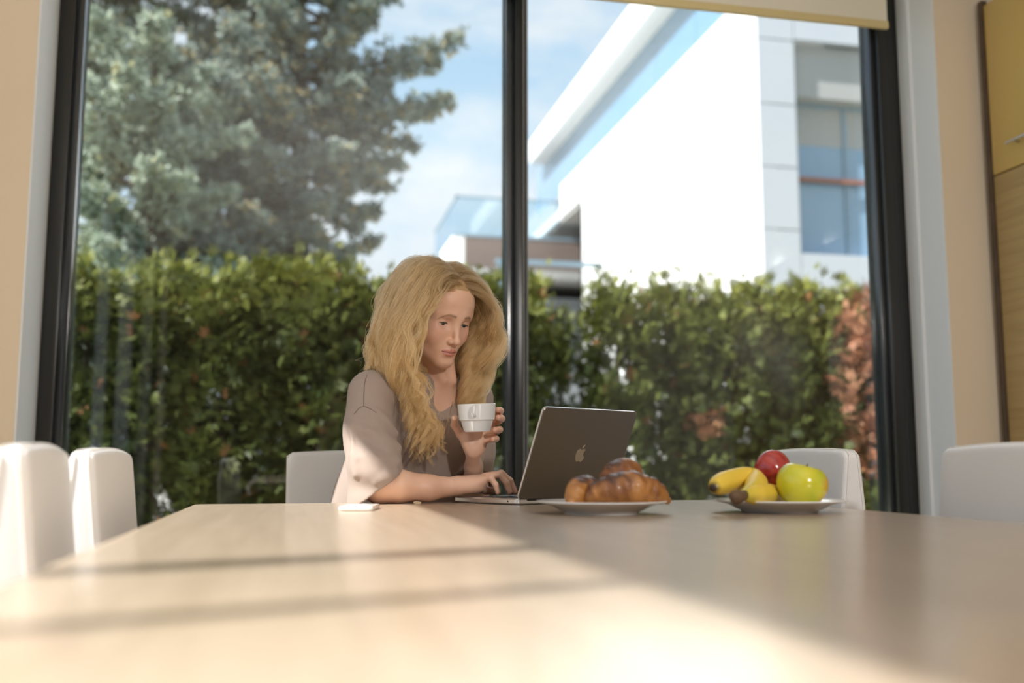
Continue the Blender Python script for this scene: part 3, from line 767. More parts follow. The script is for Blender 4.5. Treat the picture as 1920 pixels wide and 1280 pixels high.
def finger(P, pts, r0, r1, k=.004):
    n = len(pts); return sd_chain(P, pts, [r0 + (r1 - r0) * i / (n - 1) for i in range(n)], k)
FR = {'pinky': [(.426, 2.257, .803), (.4405, 2.2425, .8055), (.4500, 2.2385, .791), (.4550, 2.2365, .7735)],
      'ring': [(.434, 2.275, .8085), (.4640, 2.2620, .8130), (.4790, 2.2570, .795), (.4860, 2.2545, .7735)],
      'middle': [(.436, 2.293, .8090), (.4730, 2.2860, .8160), (.4930, 2.2820, .799), (.5040, 2.2790, .7735)],
      'index': [(.432, 2.311, .8060), (.4690, 2.3120, .8130), (.4880, 2.3110, .797), (.5000, 2.3100, .7735)]}
def f_handR(P):
    w = A(*WR_R); d = None
    for nme, p in FR.items():
        m = A(*p[0]); e = sd_cone(P, w + (m - w) * .10 + A(0, (m[1] - w[1]) * .35, 0), m + A(0, 0, -.004), .0175, .0110)
        d = e if d is None else smin(d, e, .012)
    d = smin(d, sd_ell(P, A(.400, 2.268, .7835), (.032, .018, .013)), .012)
    for nme, p in FR.items():
        r = .0068 if nme == 'pinky' else .0078
        d = smin(d, finger(P, [A(*x) for x in p], r + .0012, r - .0012), .004)
    th = finger(P, [A(.385, 2.306, .786), A(.420, 2.330, .782), A(.446, 2.330, .776), A(.468, 2.322, .7735)], .0125, .0075)
    return smin(d, th, .008)
FL = {'index': [(0.4365, 2.3420, 0.9425), (0.4700, 2.3210, 0.9575), (0.4725, 2.2960, 0.9620), (0.4625, 2.2770, 0.9630)],
      'middle': [(0.4395, 2.3400, 0.9255), (0.4730, 2.3170, 0.9395), (0.4745, 2.2910, 0.9435), (0.4620, 2.2710, 0.9445)],
      'ring': [(0.4375, 2.3370, 0.9075), (0.4690, 2.3130, 0.9165), (0.4685, 2.2870, 0.9175), (0.4545, 2.2700, 0.9165)],
      'pinky': [(0.4335, 2.3330, 0.8925), (0.4615, 2.3110, 0.8975), (0.4615, 2.2900, 0.8965), (0.4510, 2.2750, 0.8950)]}
def f_handL(P):
    w = A(*WR_L); d = None
    for nme, p in FL.items():
        m = A(*p[0]); e = sd_cone(P, w + A(.004, .002, .012), m, .0175, .0110)
        d = e if d is None else smin(d, e, .012)
    d = smin(d, sd_ell(P, A(.403, 2.332, .892), (.015, .013, .024)), .012)                # ball of the thumb
    d = smin(d, sd_ell(P, A(.431, 2.330, .884), (.014, .013, .022)), .010)
    for nme, p in FL.items():
        r = .0074 if nme == 'pinky' else .0084
        d = smin(d, finger(P, [A(*x) for x in p], r + .0010, r - .0012), .004)
    th = finger(P, [A(.402, 2.336, .884), A(.385, 2.339, .908), A(.3690, 2.327, .929), A(.3645, 2.298, .944)], .0115, .0076)
    return smin(d, th, .010)
def f_armL(P):
    d = sd_chain(P, [SL, (SL + EL_L) / 2, EL_L], [.044, .040, .036], .012)
    return smin(d, sd_chain(P, [EL_L, EL_L + (WR_L - EL_L) * .35, EL_L + (WR_L - EL_L) * .7, WR_L], [.034, .0275, .0205, .0178], .012), .014)
def boxed(f, lo, hi): return (f, np.asarray(lo, float), np.asarray(hi, float))
def hull(pts, pad):
    p = np.array(pts); return p.min(0) - pad, p.max(0) + pad
GRP = [boxed(f_head, HC - .19, HC + .19), boxed(f_neck, *hull([HC, NECK], .09)), boxed(f_chest, *hull([SR, SL, NECK + A(0, 0, -.2)], .15)),
       boxed(f_armR, *hull([SR, EL_R, WR_R], .09)), boxed(f_handR, *hull([x for p in FR.values() for x in p] + [WR_R], .05)),
       boxed(f_armL, *hull([SL, EL_L, WR_L], .09)), boxed(f_handL, *hull([x for p in FL.values() for x in p] + [WR_L, A(.36, 2.3, .9)], .05))]
KS = [.02, .035, .03, .02, .010, .02, .012]
def f_body(P):
    d = np.full(len(P), .2)
    for (f, lo, hi), k in zip(GRP, KS):
        m = np.all((P > lo) & (P < hi), axis=1)
        if m.any(): d[m] = smin(d[m], f(P[m]), k)
    return d
_t = _time.time()
V, F = surf_nets(f_body, (.08, 2.19, .70), (.62, 2.72, 1.36), .0016)
print('body', len(V), _time.time() - _t)
# skin colour: base, lips, brows, warmer cheeks, knuckles, scalp under the hair
q = (V - HC) @ HR
col = mix((.77, .49, .36), (.71, .43, .305), sstep(-.6, .8, vnoise(V, 40, 1)))
def blend(w, c):
    global col
    col = col * (1 - w[:, None]) + np.asarray(c)[None] * w[:, None]
inh = np.linalg.norm(q, axis=1) < .15
for s in (1, -1):
    blend(inh * .35 * np.exp(-(np.linalg.norm((q - A(.040 * s, .06, -.030)) * A(1, .6, 1), axis=1) / .022) ** 2), (.78, .36, .28))
    blend(inh * .45 * np.exp(-(np.linalg.norm((q - A(.031 * s, .080, -.012)) * A(.75, .5, 1), axis=1) / .011) ** 2), (.56, .27, .21))
    blend(inh * .35 * np.exp(-(np.linalg.norm((q - A(.031 * s, .080, .006)) * A(.7, .5, 1), axis=1) / .008) ** 2), (.60, .30, .24))
    ax = np.abs(q[:, 0]); onx = (q[:, 0] * s > 0)
    bz = .0195 + .10 * (ax - .012) - 3.2 * np.maximum(ax - .028, 0) ** 1.6 * 3
    bw = onx * inh * (q[:, 1] > .03) * sstep(.009, .014, ax) * sstep(.052, .044, ax) * np.exp(-((q[:, 2] - bz) / (.0036 - .0018 * sstep(.02, .05, ax))) ** 2)
    blend(.78 * bw, (.25, .135, .075))
lw = inh * (q[:, 1] > .072) * (np.abs(q[:, 0]) < .0215)
lt = np.abs(q[:, 0]) / .0215; zl = q[:, 2] - .0020
up_l = lw * sstep(-.0610 - .0060 * lt ** 1.3 + .0006, -.0610 - .0060 * lt ** 1.3 - .0010, zl) * (zl > -.0712)
lo_l = lw * sstep(-.0825 + .0095 * lt ** 1.6 - .0008, -.0825 + .0095 * lt ** 1.6 + .0012, zl) * (zl <= -.0712)
blend(np.clip(up_l + lo_l, 0, 1) * .80, (.60, .22, .18))
blend(lw * np.exp(-((zl + .0710) / .0013) ** 2) * .85, (.22, .055, .045))
blend(inh * .35 * np.exp(-(np.linalg.norm(q - A(0, .1, -.04), axis=1) / .014) ** 2), (.78, .42, .34))
for p in list(FR.values()) + list(FL.values()):
    blend(.45 * np.exp(-(np.linalg.norm(V - A(*p[3]), axis=1) / .011) ** 2), (.78, .36, .28))
    blend(.30 * np.exp(-(np.linalg.norm(V - A(*p[1]), axis=1) / .009) ** 2), (.72, .36, .28))
mole = np.exp(-(np.linalg.norm(V - np.array(at(746, 894, 2.245)), axis=1) / .0022) ** 2) * 0.0
hy = np.where(q[:, 2] > .082, 9, np.where(q[:, 2] > .02, .040, np.where(q[:, 2] > -.02, .012, -.035)))
scalp = inh * (q[:, 1] < hy) * (q[:, 2] > -.075) * (np.abs(q[:, 0]) < .079)
blend(scalp * .9, (.42, .27, .13))
body = np_obj('body', V - WO, F, M['skin'], wm, col=col)
# eyes
def eyeball(s):
    c = A(.0310 * s, .0640, -.0010); g = A(-.10 * s * 0 + .05, 1, -.30); g /= np.linalg.norm(g)
    nu, nv = 32, 24; Vv = []; Fv = []
    Re = frame_R(g, A(0, 0, 1))
    for i in range(nv + 1):
        a = math.pi * i / nv
        for j in range(nu):
            b = 2 * math.pi * j / nu; r = .0126 + .0007 * math.exp(-(a / .42) ** 2)
            Vv.append(c + Re @ A(r * math.sin(a) * math.cos(b), r * math.cos(a), r * math.sin(a) * math.sin(b)))
    for i in range(nv):
        for j in range(nu): Fv.append((i * nu + j, i * nu + (j + 1) % nu, (i + 1) * nu + (j + 1) % nu, (i + 1) * nu + j))
    a = np.repeat(math.pi * np.arange(nv + 1) / nv, nu)
    cc = np.where((a < .20)[:, None], [[.01, .01, .01]], np.where((a < .50)[:, None], [[.13, .17, .17]], [[.70, .66, .63]]))
    o = np_obj('eye', np.array([hl(v) for v in Vv]) - WO, np.array(Fv), M['eye'], wm, col=cc)
    bm = bmesh.new(); pts = []
    for k in np.linspace(-.92, .92, 15):
        x = c[0] + .0112 * k; z = c[2] + .0012 - .06 * (abs(x) - .031) - 22 * .55 * (x - c[0]) ** 2; rr = .0146
        y = c[1] + math.sqrt(max(1e-9, rr ** 2 - (x - c[0]) ** 2 - (z - c[2]) ** 2)); pts.append(hl((x, y, z)) - WO)
    sweep(bm, pts, [.00025 + .00045 * (1 - abs(k)) ** .4 for k in np.linspace(-1, 1, 15)], 6)
    rr_ = random.Random(4)
    for k in np.linspace(-.9, .95, 26):
        x = c[0] + .0116 * k; z = c[2] + .0010 - 22 * .55 * (x - c[0]) ** 2
        y = c[1] + math.sqrt(max(1e-9, .0146 ** 2 - (x - c[0]) ** 2 - (z - c[2]) ** 2)); d = A(.35 * k, 1, -.25); d /= np.linalg.norm(d); l = .0052
        sweep(bm, [hl((x, y, z)) - WO, hl(A(x, y, z) + d * l * .6 + A(0, 0, -.0006)) - WO, hl(A(x, y, z) + d * l + A(0, 0, .0006)) - WO], [.00024, .0002, .00006], 4)
    obj('eyelashes', bm, M['lash'], o)
    return o
eyeball(1); eyeball(-1)

# ---- shirt
HEM_N = A(.576, 0.10, -.811); HEM_N /= np.linalg.norm(HEM_N); HEM_P = np.array(at(712, 911, 2.262))
def f_torso_s(P):
    d = sd_ell(P, A(.297, 2.515, .90), (.158, .108, .185), TR)
    d = smin(d, sd_ell(P, A(.245, 2.585, .68), (.160, .125, .24), TR), .08)
    for s, c in ((1, SR), (-1, SL)):
        d = smin(d, sd_cone(P, NECK + rb * .055 * s + A(0, 0, -.030), c + rb * s * -.012, .036, .052), .05)
        d = smin(d, sd_ell(P, A(.312, 2.478, .915) + rb * .068 * s + fb * .045, (.058, .056, .062), TR), .05)
    return d
def f_sleeveR(P, off=0.0):
    return sd_chain(P, [SR, A(.170, 2.338, .905), A(.182, 2.282, .82), A(.186, 2.262, .70)], [.0545 + off, .0575 + off, .0605 + off, .062 + off], .02)
def f_sleeveL(P, off=0.0):
    return sd_chain(P, [SL, (SL + EL_L) / 2 + A(-.004, .0, .0), EL_L + A(-.01, .02, .02)], [.0545 + off, .058 + off, .060 + off], .02)
def surf_at(f, px, py, Y0=2.0):
    a = np.array(at(px, py, Y0)); b = np.array(at(px, py, Y0 + .2)); u = (b - a) / np.linalg.norm(b - a)
    for _ in range(80):
        d = f(a[None])[0]
        if d < .0004: break
        a = a + u * max(d * .8, .0006)
        if a[1] > 2.42: break
    return a
def fold(p0, p1, Y0, Y1, r, sg): return (surf_at(f_sleeveR, *p0) + A(0, .0005, 0), surf_at(f_sleeveR, *p1) + A(0, .0035, 0), r, sg)
FOLDS = [fold((744, 838), (688, 808), 0, 0, .0085, 1), fold((746, 866), (672, 860), 0, 0, .0085, 1),
         fold((742, 812), (704, 768), 0, 0, .0070, 1), fold((668, 890), (658, 800), 0, 0, .0065, 1), fold((742, 884), (704, 906), 0, 0, .0060, 1)]
def f_shirt(P):
    d = f_torso_s(P)
    a = f_sleeveR(P)
    w = sstep(.99, .86, P[:, 2])
    ph_ = (P[:, 2] - .86) * 150 + (P[:, 0] - .17) * 55 + 2.2 * np.sin((P[:, 0] - .17) * 38 + (P[:, 1] - 2.3) * 20)
    wr = w * (.0022 * np.sin(ph_ * .8) * (.5 + .5 * np.sin((P[:, 0] - .17) * 60 + 2)) + .0030 * np.sin(ph_ * .43 + 1.0)) + .0022 * vnoise(P, 34, 2.0)
    base_a = a
    for p0, p1, r_, sg in FOLDS:
        e = sd_chain(P, [p0, (p0 * .6 + p1 * .4) + A(0, -.003, 0), p1], [r_ * .8, r_, r_ * .4], .006); a = smin(a, e, .014)
    cut = (P - HEM_P) @ HEM_N
    a = np.maximum(np.maximum(a + wr, cut), -np.maximum(f_sleeveR(P, -.0085) + wr, -cut - .05))
    b = f_sleeveL(P) + .0022 * vnoise(P, 34, 2.0); cl = (P - (EL_L + A(-.005, .01, .030))) @ A(.0, -.75, -.66)
    b = np.maximum(np.maximum(b, cl), -np.maximum(f_sleeveL(P, -.0085), -cl - .03))
    # torso folds: long drapes from the shoulder towards the chest
    u = (P - NECK) @ TR
    dr = np.sin(u[:, 0] * 95 + u[:, 2] * 40 + 1.5 * np.sin(u[:, 2] * 17)) * .0030 * sstep(.02, .10, u[:, 0]) * sstep(-.02, -.12, u[:, 2])
    d = d + dr + .0035 * vnoise(P, 19, 4.0) + .0012 * vnoise(P, 60, 1.0)
    crease = sd_cone(P, SR + A(.045, -.01, .03), A(.252, 2.345, .80), .004, .006)
    d = smax(d, -crease, .014)
    d = smin(smin(d, a, .012), b, .012)
    d = smax(d, -sd_ell(P, NECK + A(.006, -.012, .035), (.061, .056, .062), TR), .008)
    return np.maximum(d, .47 - P[:, 2])
_t = _time.time()
V, F = surf_nets(f_shirt, (.02, 2.17, .46), (.62, 2.80, 1.12), .0028)
print('shirt', len(V), _time.time() - _t)
shirt = np_obj('shirt', V - WO, F, M['shirt'], wm)
def on_shirt(p, dirn):
    """march from p along dirn to the cloth surface"""
    p = np.asarray(p, float); dirn = np.asarray(dirn, float) / np.linalg.norm(dirn)
    for _ in range(60):
        d = f_shirt(p[None])[0]
        if d < .0005: break
        p = p + dirn * max(d * .7, .0008)
    return p
def seam(pixels, Y0=2.0):
    pts = []
    for px, py in pixels:
        a = np.array(at(px, py, Y0)); b = np.array(at(px, py, Y0 + .2)); pts.append(on_shirt(a, b - a) - WO - (b - a) / np.linalg.norm(b - a) * .0006)
    bm = bmesh.new(); sweep(bm, catmull(pts, 4 * len(pts)), .0009, 6); return obj('seam', bm, M['seam'], shirt, smooth=True)
seam([(688, 703), (685, 712), (683, 722), (682.5, 732), (682, 742), (682, 752), (682, 762)])
seam([(664, 776), (674, 764), (684, 762), (694, 766), (706, 774)])

# ---- trousers and shoes, under the table
HIP = A(.20, 2.62, .53); legs = []
for s in (1, -1):
    h = HIP + rb * .085 * s; k = h + A(.02 - .02 * s, -.40, -.01); a_ = k + A(.0, .06, -.40); legs.append((h, k, a_))
def f_trouser(P):
    d = sd_ell(P, HIP + A(0, 0, .02), (.155, .135, .10), TR)
    for h, k, a_ in legs:
        d = smin(d, sd_cone(P, h, k, .080, .062), .04); d = smin(d, sd_cone(P, k, a_, .060, .052), .02)
    return d
V, F = surf_nets(f_trouser, (-.12, 2.0, .02), (.50, 2.86, .72), .008)
np_obj('trousers', V - WO, F, M['trouser'], wm)
for h, k, a_ in legs:
    def f_shoe(P):
        d = smin(sd_cone(P, a_ + A(0, .03, -.055), a_ + A(0, -.16, -.080), .040, .032), sd_cone(P, a_ + A(0, .02, .0), a_ + A(0, .02, -.06), .042, .042), .03)
        return np.maximum(d, .004 - P[:, 2])
    V, F = surf_nets(f_shoe, a_ - A(.08, .25, .16), a_ + A(.08, .12, .06), .006)
    np_obj('shoe', V - WO, F, M['shoe'], wm)

# ---- hair: guide strands grown from the scalp, draped over head and shoulders, each clothed in children
_t = _time.time()
rng = np.random.RandomState(21)
NG = 2400; pts = []
while len(pts) < NG:
    v = rng.normal(size=3); v /= np.linalg.norm(v)
    p = A(0, -.012, .034) + v * A(.0755, .0955, .0855)
    x, y, z = p
    hy_ = 9 if z > .077 else (.056 if z > .074 else (.052 if z > .045 else (.030 if z > .0 else (.005 if z > -.025 else -.035))))
    if y < hy_ and z > -.070: pts.append(p)
RL = np.array(pts); PART = -.006
side = np.where(RL[:, 0] > PART, 1.0, -1.0)
front = sstep(-.03, .05, RL[:, 1])
dl = np.stack([side * (1.0 + 0 * front), -.35 + .25 * front, .25 * sstep(.05, .11, RL[:, 2]) - .3 * sstep(.09, .02, RL[:, 2])], 1)
nl_ = (RL - A(0, -.012, .034)) / A(.0755, .0955, .0855) ** 2; nl_ /= np.linalg.norm(nl_, axis=1)[:, None]
dl = dl - nl_ * (dl * nl_).sum(1)[:, None] * .75; dl /= np.linalg.norm(dl, axis=1)[:, None]
high = sstep(-.04, .11, RL[:, 2])
LAY = .003 + .019 * high * rng.uniform(.3, 1, NG) + .005 * rng.uniform(0, 1, NG)
LEN = .335 + .10 * high + rng.uniform(-.07, .05, NG) - .05 * (side < 0) + .03 * front
NS = 44; step = LEN / NS
def f_coll(P):
    q = (P - HC) @ HR
    d = sd_ell(q, (0, -.012, .034), (.074, .094, .084))
    d = smin(d, sd_ell(q, (0, .028, -.035), (.058, .058, .080)), .02)
    d = smin(d, sd_cone(P, hl((0, -.030, -.045)), NECK, .048, .052), .02)
    return d
def f_coll2(P):
    return smin(f_torso_s(P), np.minimum(f_sleeveR(P), f_sleeveL(P)), .02)
def grad(f, P, e=.002):
    d0 = f(P); return d0, np.stack([(f(P + A(e, 0, 0)) - d0), (f(P + A(0, e, 0)) - d0), (f(P + A(0, 0, e)) - d0)], 1) / e
Pw = HC + RL @ HR.T; Dw = dl @ HR.T
lifts = nl_ @ HR.T
G = np.empty((NG, NS + 1, 3)); G[:, 0] = Pw
gdir = A(0, 0, -1.0)
fw = sstep(-.055, -.005, RL[:, 1])[:, None]
spx = rng.uniform(-30, 36, NG)
TGR = np.array([at(792 + a_, 840, 2.36) for a_ in spx]); TGL = np.array([at(882 + a_ * .5, 845, 2.43) for a_ in spx])
Dw = Dw + lifts * .35; Dw /= np.linalg.norm(Dw, axis=1)[:, None]
XR_ = HR[:, 0]
for i in range(NS):
    t = i / NS
    pull = .10 + .10 * min(1, t * 2.5)
    lo_ = float(sstep(.22, .5, np.full(1, t))[0])
    TG = np.where((side > 0)[:, None], TGR, TGL) * fw + (NECK - fb * .13 + XR_ * .075 * side[:, None] + A(0, 0, -.25)) * (1 - fw)
    to = TG - Pw; to[:, 2] = 0; to = to / np.maximum(np.linalg.norm(to, axis=1), .03)[:, None]
    drift = to * .75 * lo_
    Dw = Dw * (1 - pull) + (gdir + drift) * pull; Dw /= np.linalg.norm(Dw, axis=1)[:, None]
    Pn = Pw + Dw * step[:, None]
    d, g = grad(f_coll, Pn); g /= np.maximum(np.linalg.norm(g, axis=1), 1e-6)[:, None]
    want = LAY * (.35 + .8 * sstep(0, .25, np.full(1, t))); over = np.maximum(want - d, 0)
    Pn += g * over[:, None] * .8
    d, g = grad(f_coll2, Pn); g /= np.maximum(np.linalg.norm(g, axis=1), 1e-6)[:, None]
    Pn += g * np.maximum(.004 + LAY * .35 - d, 0)[:, None]
    q = (Pn - HC) @ HR      # keep the face clear
    infr = (q[:, 1] > .035) & (q[:, 2] < .086) & (q[:, 2] > -.16)
    lim = np.where(side > 0, .0595 + .0125 * sstep(.055, .015, q[:, 2]), .043) + .006 * rng.uniform(0, 1, NG) + .012 * sstep(-.02, -.10, q[:, 2])
    q[:, 0] = np.where(infr & (q[:, 0] * side < lim), q[:, 0] + (side * lim - q[:, 0]) * .55, q[:, 0])
    Pn = HC + q @ HR.T
    Dw = Dw * .5 + (Pn - Pw) / np.maximum(np.linalg.norm(Pn - Pw, axis=1), 1e-6)[:, None] * .5
    Dw /= np.linalg.norm(Dw, axis=1)[:, None]
    Pw = Pn; G[:, i + 1] = Pw
tt = np.linspace(0, 1, NS + 1)
# waves, coherent within neighbouring locks
lockid = np.floor((RL[:, 0] * 24 + 50)) * 131 + np.floor(RL[:, 1] * 24 + 50) * 17 + np.floor(RL[:, 2] * 20 + 50)
lr = {k: np.random.RandomState(int(k) % 100000).uniform(0, 1, 4) for k in np.unique(lockid)}
LRN = np.array([lr[k] for k in lockid])
s_len = tt[None] * LEN[:, None]
wl = .075 + .030 * LRN[:, :1]; amp = (.0095 * sstep(.10, .4, tt) + .0060 * sstep(.5, .9, tt))[None] * (.7 + .6 * LRN[:, 1:2]); phs = 6.283 * LRN[:, 2:3] + .35 * rng.uniform(-1, 1, (NG, 1))
T_ = np.gradient(G, axis=1); T_ /= np.maximum(np.linalg.norm(T_, axis=2), 1e-6)[..., None]
radial = G - (HC + A(0, 0, 0))[None, None]; radial[..., 2] = 0; radial /= np.maximum(np.linalg.norm(radial, axis=2), 1e-6)[..., None]
bn = np.cross(T_, radial); bn /= np.maximum(np.linalg.norm(bn, axis=2), 1e-6)[..., None]
G = G + bn * (amp * np.sin(6.283 * s_len / wl + phs))[..., None] + radial * (amp * .7 * (np.cos(6.283 * s_len / wl + phs + .6) + .3))[..., None]
NCH = 18
off = rng.normal(size=(NG, NCH, 3)); off /= np.linalg.norm(off, axis=2)[..., None]; off *= (rng.uniform(0, 1, (NG, NCH, 1)) ** .6)
spread = (.0060 + .0050 * np.sin(np.pi * np.clip(tt * 1.1, 0, 1)) - .0020 * tt ** 2)[None, None, :, None]
fr = rng.normal(size=(NG, NCH, 1, 3)) * .0011; frq = rng.uniform(18, 40, (NG, NCH, 1, 1))
C = G[:, None] + off[:, :, None] * spread + fr * np.sin(tt[None, None, :, None] * frq + rng.uniform(0, 6, (NG, NCH, 1, 1))) * 1.3
C = C.reshape(-1, NS + 1, 3)
qc = (C - HC) @ HR; sc_ = np.repeat(side, NCH)[:, None]
lm = np.where(sc_ > 0, (-.004 + .026 * sstep(.058, .022, qc[..., 2]) + .6 * qc[..., 1]) / .8 + .004 * np.sin(qc[..., 2] * 70), .041)
inf_ = (qc[..., 1] > .028) & (qc[..., 2] < .066) & (qc[..., 2] > -.120) & (qc[..., 0] * sc_ < lm)
qc[..., 0] = np.where(inf_, sc_ * (lm - (lm - qc[..., 0] * sc_) * .22), qc[..., 0]); C = HC + qc @ HR.T
fly = rng.randint(0, len(C), 700); FC = C[fly] + rng.normal(size=(700, 1, 3)) * .012 * (tt ** 1.3)[None, :, None] + rng.normal(size=(700, 1, 3)) * .016 * np.sin(tt * 5)[None, :, None] * tt[None, :, None]
C = np.concatenate([C, FC]); nC = len(C)
hc = bpy.data.hair_curves.new('hair'); hc.add_curves([NS + 1] * nC)
hc.attributes['position'].data.foreach_set('vector', (C - WO).astype(np.float32).ravel()) if 'position' in hc.attributes else hc.points.foreach_set('position', (C - WO).astype(np.float32).ravel())
ra = hc.attributes.get('radius') or hc.attributes.new('radius', 'FLOAT', 'POINT')
rad = (np.float32(.00024) * (1 - .55 * tt ** 2)).astype(np.float32)
ra.data.foreach_set('value', np.tile(rad, nC))
m = bpy.data.materials.new('blonde_hair'); m.use_nodes = True; t_ = m.node_tree; t_.nodes.clear()
o_ = t_.nodes.new('ShaderNodeOutputMaterial'); hb_ = t_.nodes.new('ShaderNodeBsdfHairPrincipled'); hb_.parametrization = 'COLOR'
ci = t_.nodes.new('ShaderNodeHairInfo'); rp = t_.nodes.new('ShaderNodeValToRGB')
rp.color_ramp.elements[0].position = .02; rp.color_ramp.elements[0].color = (.44, .29, .15, 1); rp.color_ramp.elements[1].position = .42; rp.color_ramp.elements[1].color = (.94, .67, .335, 1)
mx = t_.nodes.new('ShaderNodeMixRGB'); mx.blend_type = 'MULTIPLY'; mx.inputs[0].default_value = 1.0
rr2 = t_.nodes.new('ShaderNodeValToRGB'); rr2.color_ramp.elements[0].color = (.78, .72, .62, 1); rr2.color_ramp.elements[1].color = (1, 1, 1, 1)
t_.links.new(ci.outputs['Intercept'], rp.inputs[0]); t_.links.new(ci.outputs['Random'], rr2.inputs[0]); t_.links.new(rp.outputs[0], mx.inputs[1]); t_.links.new(rr2.outputs[0], mx.inputs[2]); t_.links.new(mx.outputs[0], hb_.inputs['Color'])
hb_.inputs['Roughness'].default_value = .38; hb_.inputs['Radial Roughness'].default_value = .55
hd_ = t_.nodes.new('ShaderNodeBsdfDiffuse'); hm_ = t_.nodes.new('ShaderNodeMixShader'); hm_.inputs[0].default_value = .35
t_.links.new(mx.outputs[0], hd_.inputs[0]); t_.links.new(hb_.outputs[0], hm_.inputs[1]); t_.links.new(hd_.outputs[0], hm_.inputs[2]); t_.links.new(hm_.outputs[0], o_.inputs[0]); hc.materials.append(m)
ho = bpy.data.objects.new('hair', hc); link(ho, wm); ho['kind'] = 'stuff'
print('hair', nC, _time.time() - _t)

# necklace
nk = thing('necklace', 'fine gold necklace with a small ring pendant on the woman\'s chest', 'necklace', tuple(NECK))
pp = []
for px, py in ((792, 742), (803, 772), (815, 805), (825, 823)):
    a = np.array(at(px, py, 2.1)); b = np.array(at(px, py, 2.3)); pp.append(on_shirt(a, b - a) - (b - a) / np.linalg.norm(b - a) * .001)
pend = pp[-1]
for px, py in ((836, 800), (845, 770), (850, 745)):
    a = np.array(at(px, py, 2.1)); b = np.array(at(px, py, 2.3)); pp.append(on_shirt(a, b - a) - (b - a) / np.linalg.norm(b - a) * .001)
bm = bmesh.new(); sweep(bm, catmull([p - NECK for p in pp], 40), .0006, 5); obj('chain', bm, M['gold'], nk, smooth=True)
bm = bmesh.new(); c0 = pend - NECK + A(0, -.003, -.007)
sweep(bm, [tuple(c0 + A(.0045 * math.cos(a), .001 * math.cos(a), .0065 * math.sin(a))) for a in np.linspace(0, 6.2832, 25)], .0010, 6, cap=False); obj('pendant', bm, M['gold'], nk, smooth=True)
# ------------------------------------------------------------------ garden: ground, hedge, trees
M['lawn'] = mat('lawn', (.16, .22, .06), .9, var=.4, vscale=3)
M['terrace'] = mat('terrace_stone', (.50, .47, .42), .8, var=.15, vscale=4)
struct(box_obj('ground_terrace', (-9, 9, YW + .12, 6.0, -.2, -.02), M['terrace']))
struct(box_obj('ground_lawn', (-60, 70, 6.0, 11.5, -.2, -.04), M['lawn']))
struct(box_obj('ground_courtyard', (-60, 70, 11.5, 120, -.2, -.05), M['terrace']))
M['thuja'] = attr_mat('thuja_leaf', .55, spec=.35, trans_l=.18)
M['needle'] = attr_mat('conifer_needles', .55, spec=.3, trans_l=.25)
M['bark'] = mat('bark', (.11, .075, .05), .9, var=.5, vscale=12, bump=.4, bscale=30)

def spray_template():
    V = []; F = []
    for a, l, w in ((-62, .55, .17), (-30, .85, .17), (0, 1.0, .17), (30, .85, .17), (62, .55, .17)):
        a = math.radians(a); d = np.array([math.sin(a), math.cos(a)]); s = np.array([math.cos(a), -math.sin(a)])
        b = len(V)
        for p, q, z in ((.04, 0, 0), (.55 * l, w * .62, -.05), (l, 0, -.22 * l), (.55 * l, -w * .62, -.05)):
            V.append((*(d * p + s * q), z))
        F.append((b, b + 1, b + 2, b + 3))
    return np.array(V), np.array(F)
def needle_template():
    V = []; F = []; rng = np.random.RandomState(5)
    for k in range(9):
        d = rng.normal(size=3); d[1] = abs(d[1]) + .35; d /= np.linalg.norm(d); s = np.cross(d, rng.normal(size=3)); s /= np.linalg.norm(s); l = rng.uniform(.6, 1); w = .17
        b = len(V); V += [d * .02, d * .55 * l + s * w, d * l, d * .55 * l - s * w]; F.append((b, b + 1, b + 2, b + 3))
    return np.array(V), np.array(F)
TPL_S, TPL_N = spray_template(), needle_template()
def scatter(tpl, pos, dirs, size, rng, cols, spread=.55):
    """copies of a leaf template at pos, pointing along dirs (y axis of the template)"""
    TV, TF = tpl; n = len(pos)
    d = dirs + rng.normal(size=(n, 3)) * spread; d /= np.linalg.norm(d, axis=1)[:, None]
    r = rng.normal(size=(n, 3)); x = np.cross(d, r); x /= np.linalg.norm(x, axis=1)[:, None]; z = np.cross(x, d)
    Rm = np.stack([x, d, z], 2)
    V = np.einsum('nij,kj->nki', Rm, TV) * size[:, None, None] + pos[:, None, :]
    F = TF[None] + (np.arange(n) * len(TV))[:, None, None]
    C = np.repeat(cols, len(TV), 0)
    return V.reshape(-1, 3), F.reshape(-1, 4), C
